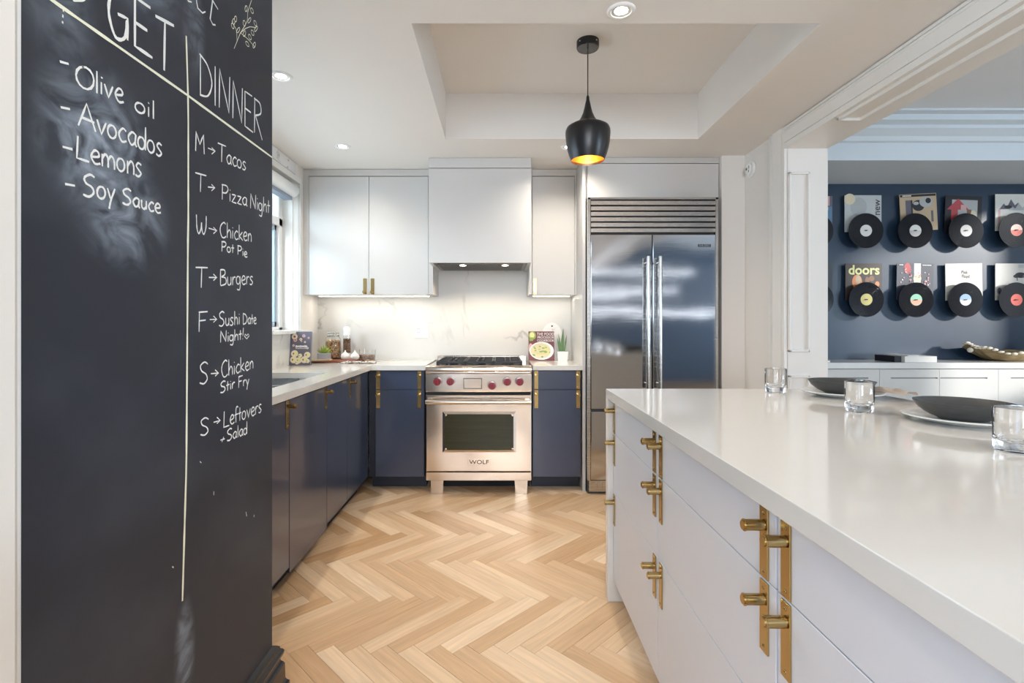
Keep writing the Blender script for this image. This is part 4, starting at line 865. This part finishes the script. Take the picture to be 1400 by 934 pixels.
# corner still life
wb = thing('chopping_board', 'reddish wooden chopping board lying in the corner under the jars', 'chopping board', (-1.30, 4.13, CTOP))
bm = newbm(); add_box(bm, -1.475, -1.14, 3.99, 4.27, CTOP + 0.001, CTOP + 0.019, bev=0.004, seg=2); obj('board', bm, pm('mahogany', (0.30, 0.10, 0.055), 0.45, var=0.3, scale=(2, 30, 2), nscale=3), wb)
BZ = CTOP + 0.019
ws = box('wooden_paddle', pm('pale_wood_paddle', (0.44, 0.30, 0.19), 0.5, var=0.2, scale=(3, 30, 3)), (-1.53, -1.30, 3.93, 3.985, CTOP + 0.004, CTOP + 0.016), bev=0.004, seg=2, loc=(-1.4, 3.96, CTOP))
ws.rotation_euler = (0, R(-3), R(-8)); ws.location.z += 0.012; tag(ws, 'pale wooden paddle in front of the reddish chopping board', 'utensil')
sc_ = thing('succulent', 'small yellow-green succulent in a grey concrete square pot', 'plant', (-1.395, 4.05, BZ))
bm = newbm(); add_box(bm, -1.435, -1.350, 4.01, 4.09, BZ, BZ + 0.052, bev=0.003); obj('pot', bm, pm('concrete_grey', (0.36, 0.37, 0.40), 0.8, bump=0.3), sc_)
for i in range(22):
    a = i * 2.4; rr = 0.010 + 0.0017 * i; bm = newbm(); c = Vector((-1.392, 4.05, BZ + 0.050)); tip = c + Vector((rr * 1.5 * math.cos(a), rr * 1.5 * math.sin(a), 0.070 - 0.0022 * i))
    blade(bm, c + Vector((0.3 * rr * math.cos(a), 0.3 * rr * math.sin(a), 0)), tip, 0.016, n=4); obj('leaf', bm, LEAFL, sc_, smooth=60)
jr = thing('granola_jar', 'clip-top glass jar filled with golden granola', 'jar', (-1.362, 4.17, BZ))
bm = newbm(); p = [(0.0, BZ), (0.058, BZ), (0.062, BZ + .006), (0.062, BZ + .150), (0.055, BZ + .172), (0.044, BZ + .182), (0.044, BZ + .196), (0.041, BZ + .196), (0.041, BZ + .180), (0.052, BZ + .168), (0.0585, BZ + .148), (0.0585, BZ + .010), (0, BZ + .006)]
add_lathe(bm, p, -1.362, 4.17, 36); obj('jar_glass', bm, GLASS, jr, smooth=40)
bm = newbm(); add_lathe(bm, [(0, BZ + .008), (0.0578, BZ + .012), (0.0578, BZ + .140), (0.045, BZ + .152), (0, BZ + .156)], -1.362, 4.17, 30); obj('granola', bm, GRANOLA, jr, smooth=40)
bm = newbm(); add_lathe(bm, [(0, BZ + .197), (0.045, BZ + .197), (0.046, BZ + .206), (0.040, BZ + .212), (0, BZ + .214)], -1.362, 4.17, 30); obj('lid', bm, GLASS, jr, smooth=40)
bm = newbm()
for s_ in (-1, 1): add_cyl(bm, (-1.362 + s_ * .047, 4.17, BZ + .178), (-1.362 + s_ * .047, 4.17, BZ + .215), 0.0018, seg=8)
add_cyl(bm, (-1.409, 4.17, BZ + .215), (-1.315, 4.17, BZ + .215), 0.0018, seg=8); add_lathe(bm, [(0.045, BZ + .184), (0.0475, BZ + .187), (0.045, BZ + .190)], -1.362, 4.17, 24); obj('wire_clip', bm, STEELD, jr)
ml = thing('pepper_mill', 'tall clear pepper mill with a marbled white top', 'pepper mill', (-1.252, 4.18, BZ))
mx_, my_ = -1.252, 4.18
bm = newbm(); add_lathe(bm, [(0, BZ), (0.030, BZ), (0.031, BZ + .004), (0.031, BZ + .040), (0.029, BZ + .044), (0, BZ + .044)], mx_, my_, 30); obj('base', bm, MARBLES, ml, smooth=40)
bm = newbm(); add_lathe(bm, [(0, BZ + .05), (0.024, BZ + .05), (0.024, BZ + .165), (0, BZ + .165)], mx_, my_, 26); obj('peppercorns', bm, PEPPER, ml, smooth=40)
bm = newbm(); add_lathe(bm, [(0, BZ + .0445), (0.030, BZ + .0445), (0.030, BZ + .190), (0, BZ + .190)], mx_, my_, 30); obj('glass_tube', bm, GLASS, ml, smooth=40)
bm = newbm(); add_lathe(bm, [(0, BZ + .191), (0.032, BZ + .191), (0.032, BZ + .205), (0.029, BZ + .212), (0.032, BZ + .222), (0.030, BZ + .250), (0.020, BZ + .262), (0, BZ + .265)], mx_, my_, 30); obj('grinder_top', bm, MARBLES, ml, smooth=50)
for gx, lab in ((-1.235, 'white garlic bulb nestled against the pepper mill'), (-1.158, 'white garlic bulb closer to the glass dish')):
    def lob(a, r, z, gx=gx): return r * (1 + 0.06 * math.cos(8 * a)), z
    bm = newbm(); add_lathe(bm, [(0, BZ), (0.020, BZ + .001), (0.031, BZ + .012), (0.034, BZ + .026), (0.028, BZ + .042), (0.014, BZ + .054), (0.006, BZ + .064), (0.005, BZ + .075), (0, BZ + .076)], gx, 4.075, 32, fn=lob)
    t = obj('garlic_bulb', bm, pm('garlic_skin', (0.80, 0.77, 0.72), 0.5, var=0.08, nscale=60), smooth=60, loc=(gx, 4.075, BZ)); tag(t, lab, 'garlic', 'garlic bulbs on the chopping board')
gd = thing('glass_dish', 'low round glass dish of brown grain beside the garlic', 'dish', (-1.083, 4.17, CTOP))
gx, gy, gz = -1.083, 4.17, CTOP + 0.001
bm = newbm(); add_lathe(bm, [(0, gz), (0.060, gz), (0.064, gz + .004), (0.066, gz + .095), (0.0635, gz + .095), (0.0615, gz + .007), (0, gz + .005)], gx, gy, 36); obj('bowl', bm, GLASS, gd, smooth=40)
bm = newbm(); add_lathe(bm, [(0, gz + .006), (0.0605, gz + .008), (0.061, gz + .052), (0, gz + .056)], gx, gy, 30); obj('grain', bm, NUTS, gd, smooth=40)
def cloth(name, lab, cat, x0, x1, y0, y1, z, mat, amp=0.014, seed=1, droop=None):
    r_ = random.Random(seed); ph = [r_.uniform(0, 6) for _ in range(6)]; bm = newbm(); nx, ny = 34, 22; g = []
    for i in range(nx + 1):
        row = []
        for j in range(ny + 1):
            u, v = i / nx, j / ny
            x = x0 + (x1 - x0) * (u + 0.035 * math.sin(7 * v + ph[0])); y = y0 + (y1 - y0) * (v + 0.06 * math.sin(9 * u + ph[1]))
            h = 0.5 + 0.5 * math.sin(11 * u + 5 * v + ph[2]) * math.cos(6 * v - 4 * u + ph[3]); h2 = 0.5 + 0.5 * math.sin(23 * u - 9 * v + ph[4])
            row.append(bm.verts.new((x, y, z + 0.0015 + amp * (0.7 * h + 0.3 * h2) * min(1, 6 * u, 6 * (1 - u)) )))
        g.append(row)
    for i in range(nx):
        for j in range(ny): bm.faces.new((g[i][j], g[i + 1][j], g[i + 1][j + 1], g[i][j + 1]))
    bmesh.ops.solidify(bm, geom=bm.faces[:], thickness=-0.0012)
    t = obj(name, bm, mat, smooth=60, loc=((x0 + x1) / 2, (y0 + y1) / 2, z)); tag(t, lab, cat); return t
def stripe_mat(name, a, b_, sc):
    m, t, b = nt(name); L = t.links; tc = node(t, 'ShaderNodeTexCoord'); wv = node(t, 'ShaderNodeTexWave'); wv.inputs['Scale'].default_value = sc; wv.inputs['Distortion'].default_value = 1.5
    L.new(tc.outputs['Object'], wv.inputs['Vector']); cr = node(t, 'ShaderNodeValToRGB'); cr.color_ramp.elements[0].position = 0.88; cr.color_ramp.elements[1].position = 0.93
    cr.color_ramp.elements[0].color = a + (1,); cr.color_ramp.elements[1].color = b_ + (1,); L.new(wv.outputs['Fac'], cr.inputs[0]); L.new(cr.outputs[0], b.inputs['Base Color']); b.inputs['Roughness'].default_value = 0.85; return m
cloth('tea_towel', 'crumpled white tea towel with dark stripes on the corner of the worktop', 'towel', -1.235, -0.955, 3.87, 3.985, CTOP, stripe_mat('striped_linen', (0.78, 0.76, 0.72), (0.22, 0.22, 0.26), 6), 0.020, 4)
cloth('bread_cloth', 'tan folded cloth tucked behind the striped tea towel', 'cloth', -1.12, -0.985, 4.00, 4.09, CTOP, pm('tan_linen', (0.48, 0.33, 0.22), 0.85, bump=0.4, bscale=300), 0.022, 9)

# ------------------------------------------------------------------ place settings on the island
def bowl_on_plate(cx, cy, which, pr=0.145):
    z = ITOP
    bm = newbm(); add_lathe(bm, [(0, z + .001), (0.085, z + .001), (0.090, z + .006), (0.120, z + .010), (pr, z + .018), (pr + .001, z + .021), (pr - .002, z + .022), (0.118, z + .0145), (0.090, z + .010), (0, z + .008)], cx, cy, 64)
    pl = obj('dinner_plate', bm, [CERW], smooth=50, loc=(cx, cy, z)); tag(pl, 'white plate under the bowl ' + which.replace('between the middle tumbler and', 'next to'), 'plate', 'white dinner plates on the island')
    zb = z + 0.0095
    bm = newbm(); add_lathe(bm, [(0, zb), (0.055, zb), (0.060, zb + .004), (0.085, zb + .016), (0.104, zb + .032), (0.115, zb + .050), (0.1165, zb + .0525), (0.114, zb + .053), (0.101, zb + .036), (0.082, zb + .021), (0.055, zb + .012), (0, zb + .011)], cx, cy, 64)
    bo = obj('stoneware_bowl', bm, STONEW, smooth=60, loc=(cx, cy, zb)); tag(bo, 'shallow charcoal stoneware bowl ' + which, 'bowl', 'charcoal bowls on the island')
bowl_on_plate(1.355, 1.50, 'between the middle tumbler and the tumbler cut by the picture edge')
bowl_on_plate(1.372, 2.06, 'beside the beige napkin, at the far end of the island')
def tumbler(cx, cy, lab):
    z = ITOP + 0.0005; r_ = 0.041; n = 40
    bm = newbm(); add_lathe(bm, [(0, z + .002), (0.030, z + .001), (0.035, z), (0.039, z + .003), (r_, z + .012), (r_ + .001, z + .098), (r_, z + .100), (r_ - .0016, z + .099), (r_ - .0026, z + .040), (r_ - .006, z + .028), (0.022, z + .022), (0, z + .021)], cx, cy, n)
    t = obj('glass_tumbler', bm, GLASS, smooth=32, loc=(cx, cy, z)); tag(t, lab, 'glass', 'tumblers on the island')
tumbler(1.167, 2.17, 'clear tumbler standing alone at the far edge of the island, before the panelled jamb')
tumbler(1.183, 1.687, 'clear tumbler between the two charcoal bowls, overlapping the far bowl')
tumbler(1.166, 1.155, 'largest-looking clear tumbler, cut by the edge of the picture')
cloth('napkin', 'folded beige linen napkin beside the far charcoal bowl', 'napkin', 1.495, 1.56, 1.90, 2.06, ITOP + 0.006, pm('beige_linen', (0.74, 0.66, 0.58), 0.85, bump=0.5, bscale=400), 0.018, 5)
bpy.data.objects['napkin'].location.z += 0.016

# ------------------------------------------------------------------ far room: sideboard, records, books, dish
DY = 4.24; DT = 0.902
sbw = thing('sideboard_worktop', 'long white worktop of the sideboard under the navy record wall', 'worktop', (3.5, 4.45, DT))
box('slab', pm('sideboard_quartz', (0.68, 0.68, 0.66), 0.25, var=0.01), (2.025, 6.0, DY, 4.633, DT - 0.050, DT), sbw, bev=0.002)
SBM = pm('sideboard_lacquer', (0.60, 0.60, 0.58), 0.4, var=0.01)
gaps = [2.025] + [(p_ - 684) * (DY + 0.01) / F for p_ in (1202.4, 1284.3, 1365.0)] + [(1446 - 684) * (DY + .01) / F]
slots = ((1114, 1187), (1218, 1282), (1285.5, 1350), (1382, 1446)); labs = ('white sideboard unit beside the panelled jamb, mostly behind the far bowl', 'white sideboard unit with grooved pull, under the black and white books', 'white sideboard unit with grooved pull, behind the closer charcoal bowl', 'white sideboard unit under the driftwood dish, at the picture edge')
for i in range(4):
    a, b_ = gaps[i] + 0.0015, gaps[i + 1] - 0.0015
    c = thing('sideboard_cabinet', labs[i], 'cabinet', ((a + b_) / 2, 4.45, 0), 'white sideboard cabinets')
    bm = newbm(); add_box(bm, a - .001, b_ + .001, DY + 0.030, 4.633, 0.10, DT - 0.051); obj('body', bm, pm('sideboard_carcass', (0.30, 0.31, 0.31), 0.6), c)
    bm = newbm(); add_box(bm, a, b_, DY + 0.09, 4.62, 0, 0.10); obj('toe_kick', bm, SBM, c)
    s0, s1 = [(q - 684) * (DY + 0.01) / F for q in slots[i]]; s0 = max(s0, a + 0.001); s1 = min(s1, b_ - 0.001); zs = CAMZ - (517 - 443.5) * (DY + .01) / F
    bm = newbm()   # door with a routed slot left open
    for q in ((a, b_, zs + .005, DT - 0.056), (a, b_, 0.105, zs - .005), (a, s0, zs - .005, zs + .005), (s1, b_, zs - .005, zs + .005)):
        if q[1] - q[0] > 0.0005: add_box(bm, q[0], q[1], DY + 0.010, DY + 0.029, q[2], q[3])
    d = obj('door', bm, SBM, c)
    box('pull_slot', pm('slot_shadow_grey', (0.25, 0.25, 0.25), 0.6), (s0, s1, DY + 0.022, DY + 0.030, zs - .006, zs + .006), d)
BK = 4.38
o = box('coffee_table_book', BLK, ((1212 - 684) * BK / F, (1231 - 684) * 4.30 / F, 4.29, 4.52, DT + .0005, DT + 0.052), loc=(3.36, 4.4, DT), bev=0.002); tag(o, 'thick black book end-on beside the white books on the sideboard', 'book')
for k, (p0, p1, h0, h1, lb) in enumerate(((1232.3, 1276, 0, 0.052, 'thick white book lying on the sideboard next to the black book'), (1236, 1251, 0.0525, 0.060, 'small thin white booklet topping the thick white book'))):
    o = box('coffee_table_book', PAPER, ((p0 - 684) * 4.30 / F, (p1 - 684) * 4.30 / F, 4.262, 4.50, DT + .0005 + h0, DT + h1), loc=(3.5, 4.4, DT + h0), bev=0.002); tag(o, lb, 'book')
for k, (p0, p1, h0, h1, lb) in enumerate(((1113, 1133, 0, 0.018, 'flat white magazine on the sideboard end by the jamb, at the bottom of two'), (1113, 1118, 0.0185, 0.034, 'narrow white pad on top of the flat white magazine'))):
    o = box('magazine', PAPER, ((p0 - 684) * 4.27 / F, (p1 - 684) * 4.27 / F, 4.25, 4.50, DT + .0005 + h0, DT + h1), loc=(2.7, 4.4, DT + h0), bev=0.001); tag(o, lb, 'magazine')
dw = thing('driftwood_dish', 'gnarled tan driftwood dish with pale rim on the sideboard', 'dish', (4.42, 4.46, DT))
def wob(a, r, z): return r * (1 + 0.06 * math.sin(3 * a + 1) + 0.03 * math.sin(11 * a)), DT + (z - DT) * (1 + 0.30 * math.sin(2 * a + 2.0) + 0.10 * math.sin(7 * a))
bm = newbm(); add_lathe(bm, [(0, DT + .001), (0.10, DT + .001), (0.17, DT + .02), (0.24, DT + .06), (0.285, DT + .10), (0.295, DT + .108), (0.280, DT + .108), (0.23, DT + .07), (0.15, DT + .032), (0, DT + .016)], 0, 0, 90, fn=wob)
bmesh.ops.transform(bm, matrix=Matrix.Translation((4.42, 4.46, 0)) @ Matrix.Diagonal((1.15, 0.62, 1, 1)), verts=bm.verts)
DRIFT = pm('driftwood', (0.36, 0.26, 0.13), 0.75, var=0.5, bump=1.0, bscale=25, scale=(1, 1, 5), nscale=14); obj('bowl', bm, DRIFT, dw, smooth=50)
bm = newbm()
for i in range(26):
    a = R(160 + i * 8.2); rr = 0.288 * (1 + 0.06 * math.sin(3 * a + 1)); z = DT + .108 * (1 + 0.30 * math.sin(2 * a + 2.0) + 0.10 * math.sin(7 * a))
    add_sphere(bm, (4.42 + 1.15 * rr * math.cos(a), 4.46 + 0.62 * rr * math.sin(a), z + 0.002), 0.020, 10, 8, (1.3, 0.8, random.uniform(.4, .8)))
add_sphere(bm, (4.42 - 0.345, 4.44, DT + 0.095), 0.022, 12, 8)
obj('pale_rim', bm, pm('bleached_wood', (0.72, 0.66, 0.54), 0.7, var=0.1, bump=0.6), dw, smooth=60)

# records: sleeve and disc each a thing of their own
RYD = 4.55
VIN = pm('vinyl_black', (0.010, 0.010, 0.013), 0.12, var=0.1, spec=0.22)
def rx(px_): return (px_ - 684) * RYD / F
def rz(py_): return CAMZ + (443.5 - py_) * RYD / F
def sleeve(cx_px, top_py, lab, tilt, art, base):
    cx_, zt = (cx_px - 684) * 4.60 / F, CAMZ + (443.5 - top_py) * 4.60 / F; s = 0.330
    t = thing('record_sleeve', lab, 'record sleeve', (cx_, 4.62, zt - s), 'record sleeves on the navy wall')
    M = Matrix.Translation((cx_, RYD + 0.050, zt - s / 2)) @ Matrix.Rotation(tilt, 4, 'Y')
    bm = newbm(); add_box(bm, -s / 2, s / 2, 0, 0.006, -s / 2, s / 2); bmesh.ops.transform(bm, matrix=M, verts=bm.verts); obj('cover', bm, base, t)
    bm = newbm(); add_box(bm, cx_ - 0.07, cx_ + 0.07, RYD + 0.057, 4.637, zt - s - 0.02, zt - s + 0.04); obj('wall_bracket', bm, BLK, t)
    M3 = M @ Matrix.Translation((0, -0.0003, 0)) @ Matrix.Rotation(R(90), 4, 'X')
    if art[0]: print_shapes('cover_print', t, M3, art[0])
    for (sx_, x, y, sz, m, rot, kx) in art[1]: text_obj('cover_lettering', sx_, sz, m, t, M3 @ Matrix.Translation((x, y, 0.002)) @ Matrix.Rotation(rot, 4, 'Z'), sx=kx)
def disc(cx_px, cy_px, lab, lc, lc2=None):
    cx_, cz_ = rx(cx_px), rz(cy_px)
    t = thing('vinyl_record', lab, 'record', (cx_, RYD, cz_), 'vinyl records on the navy wall')
    bm = newbm(); add_cyl(bm, (cx_, RYD, cz_), (cx_, RYD + 0.004, cz_), 0.152, seg=64)
    for k in range(7):   # raised bands between the tracks
        r_ = 0.062 + k * 0.0135
        tt = bmesh.new(); add_lathe(tt, [(r_, 0.0), (r_ + 0.0006, 0.0007), (r_ + 0.0118, 0.0007), (r_ + 0.0124, 0.0)], 0, 0, 56)
        merge(bm, tt, Matrix.Translation((cx_, RYD, cz_)) @ Matrix.Rotation(R(90), 4, 'X'))
    d = obj('disc', bm, VIN, t, smooth=30)
    bm = newbm(); add_cyl(bm, (cx_, RYD - 0.0015, cz_), (cx_, RYD, cz_), 0.052, seg=40); l_ = obj('label', bm, lc, d)
    if lc2:
        bm = newbm(); add_prism(bm, [(cx_ + 0.050 * math.cos(R(a)), cz_ + 0.050 * math.sin(R(a))) for a in range(180, 361, 12)], 'y', RYD - 0.0019, RYD - 0.0014); obj('label_half', bm, lc2, d)
    bm = newbm(); add_cyl(bm, (cx_, RYD + 0.0485, cz_), (cx_, RYD - 0.014, cz_), 0.0045, seg=12); add_box(bm, cx_ - 0.016, cx_ + 0.004, RYD - 0.012, RYD - 0.004, cz_ - 0.004, cz_ + 0.004); obj('holder_pin', bm, BLK, t)
def scat(seed, cols, n, x0, x1, y0, y1, s0, s1, k='e'):
    r_ = random.Random(seed); return [(k, r_.uniform(x0, x1), r_.uniform(y0, y1), r_.uniform(s0, s1), r_.uniform(s0, s1), r_.choice(cols)) for _ in range(n)]
def TL(x, y, w_, h_): return [('r', x - w_ / 2 + w_ * (i + .5) / 7, y, w_ / 7 * .7, h_, WHT) for i in range(7)]   # tiny illegible print
mtn = [(-1, 0), (-.6, .5), (-.3, .2), (.05, .9), (.4, .35), (.7, .6), (1, 0)]
SL = [
 (1113, 268, 'slate sleeve with pink top corner, cut by the jamb in the upper row', 0, ([('r', .10, .12, .08, .085, PNK), ('r', .12, .0, .08, .14, BLU), ('e', .0, .04, .12, .05, CRM), ('e', .10, .05, .06, .06, GRL)] + TL(.0, .13, .07, .014), []), GRY),
 (1180, 267, 'pale grey sleeve lettered new down its side', 0, ([('e', -.04, .06, .15, .17, GRL), ('e', -.12, .13, .10, .10, CRM)], [('new', .125, .055, .085, BLK, R(90), 1.0)]), flat('sleeve_pale_grey', (0.50, 0.53, 0.53))),
 (1256, 265, 'tan sleeve printed with dark mechanical shapes, upper row', R(-3), ([('r', 0, .15, .32, .02, BLK), ('r', -.09, .03, .05, .16, GRY), ('e', .0, .06, .11, .10, BLK), ('e', .07, .09, .12, .10, GRL), ('e', -.02, .08, .05, .03, GRL), ('e', .09, .10, .05, .05, BLK), ('r', .12, -.04, .02, .10, GRY), ('r', -.06, .05, .015, .12, BLK)] + TL(-.10, .15, .08, .012), []), TAN),
 (1317, 268, 'black-bordered sleeve with a pinkish photograph, upper row', R(2), ([('r', 0.01, .03, .23, .20, GRL), ('t', -.05, .09, .20, .10, REDP), ('r', -.08, .0, .06, .10, REDP), ('r', .05, .01, .04, .07, BRN), ('e', .09, .0, .05, .08, CRM), ('r', .0, .06, .05, .05, PNK)], []), BLK),
 (1386, 265.5, 'white sleeve with a dark inky landscape, upper row at the picture edge', 0, ([(mtn, -.03, .03, .10, .10, GRY), (mtn, .04, .02, .09, .07, GRL), ('e', -.05, .05, .07, .03, BLK), ('r', -.13, -.06, .02, .18, PNK)], []), flat('sleeve_ivory', (0.66, 0.66, 0.62))),
 (1113, 360, 'dark sleeve with an orange planet-like circle, cut by the jamb in the lower row', 0, ([('e', .02, .055, .12, .12, ORG), ('e', .03, .06, .07, .07, ORG)] + TL(.05, .125, .09, .012), []), flat('sleeve_dark', (0.05, 0.06, 0.07))),
 (1181, 360.3, 'dark sleeve with large yellow lettering, lower row', 0, ([('e', -.06, .0, .09, .13, ORG), ('e', -.05, .02, .05, .08, TAN), ('e', .07, .03, .05, .05, BRN), ('e', .12, -.02, .04, .05, ORG), ('e', .03, .01, .04, .07, BRN)], [('doors', 0, .103, .118, LIME, 0, 1.0)]), flat('sleeve_brown_black', (0.035, 0.022, 0.018))),
 (1251, 360.3, 'dark sleeve spattered red and white, lower row', R(1), ([('e', -.07, .12, .06, .10, REDP), ('r', .02, .08, .06, .17, WHT), ('e', .02, .03, .07, .08, CRM)] + scat(5, [PNK, WHT, REDP, PNK], 40, -.13, .13, -.04, .12, .006, .018) + TL(-.13, .15, .035, .008) + TL(.10, .15, .08, .008), []), flat('sleeve_ink', (0.04, 0.045, 0.07))),
 (1318, 360.3, 'cream sleeve ruled with faint lines and thin handwriting', R(-1), ([('r', 0, -.15 + i * .03, .32, .0015, GRL) for i in range(11)], [('Pink', .005, .085, .042, GRY, R(-5), .8), ('Floyd', .015, .048, .040, GRY, R(-5), .8)]), flat('sleeve_cream', (0.72, 0.70, 0.62))),
 (1386, 360.3, 'pale sleeve with a dark running-animal shape, lower row at the picture edge', 0, ([('e', .06, .06, .10, .05, BLK), ('e', .02, .05, .05, .03, BLK), ('e', .11, .05, .06, .04, GRY), ('r', .03, .03, .008, .04, BLK), ('r', .10, .03, .008, .04, BLK), ('e', -.13, -.08, .04, .06, GRY), ('r', .1, .14, .12, .03, GRL)], []), flat('sleeve_bone', (0.60, 0.58, 0.54))),
]
for i, a in enumerate(SL): sleeve(a[0], a[1], a[2], a[3], a[4], a[5])
LG = flat('label_grey', (0.50, 0.50, 0.48)); LW = flat('label_white', (0.72, 0.72, 0.70)); LY = flat('label_yellow', (0.56, 0.50, 0.18)); LB = flat('label_blue', (0.22, 0.38, 0.56)); LGn = flat('label_green', (0.22, 0.48, 0.34)); LO = flat('label_coral', (0.72, 0.30, 0.20)); LR = flat('label_red', (0.62, 0.07, 0.04)); LD = flat('label_dim', (0.16, 0.17, 0.18)); LP = flat('label_peach', (0.74, 0.50, 0.42))
DS = [(1115.5, 315.4, 'black record with mottled grey label, cut by the jamb in the upper row', LG, LD), (1184, 315.4, 'black record with plain white label, over the sleeve lettered new', LW, None), (1251.5, 315.4, 'black record with white and grey label, over the tan sleeve', LW, LG), (1321, 315.4, 'black record with grey label, over the black-bordered sleeve', LG, None), (1389.7, 314.6, 'black record with peach and red label, upper row at the picture edge', LP, LR),
      (1116, 409.5, 'black record with dim grey label, cut by the jamb in the lower row', LD, None), (1184.6, 409.6, 'black record with yellow label, under the large yellow lettering', LY, None), (1252.6, 410, 'black record with green and coral label, over the spattered sleeve', LGn, LO), (1320, 410, 'black record with blue and white label, over the ruled cream sleeve', LB, LW), (1389.7, 410, 'black record with bright red label, lower row at the picture edge', LR, None)]
for d in DS: disc(*d)
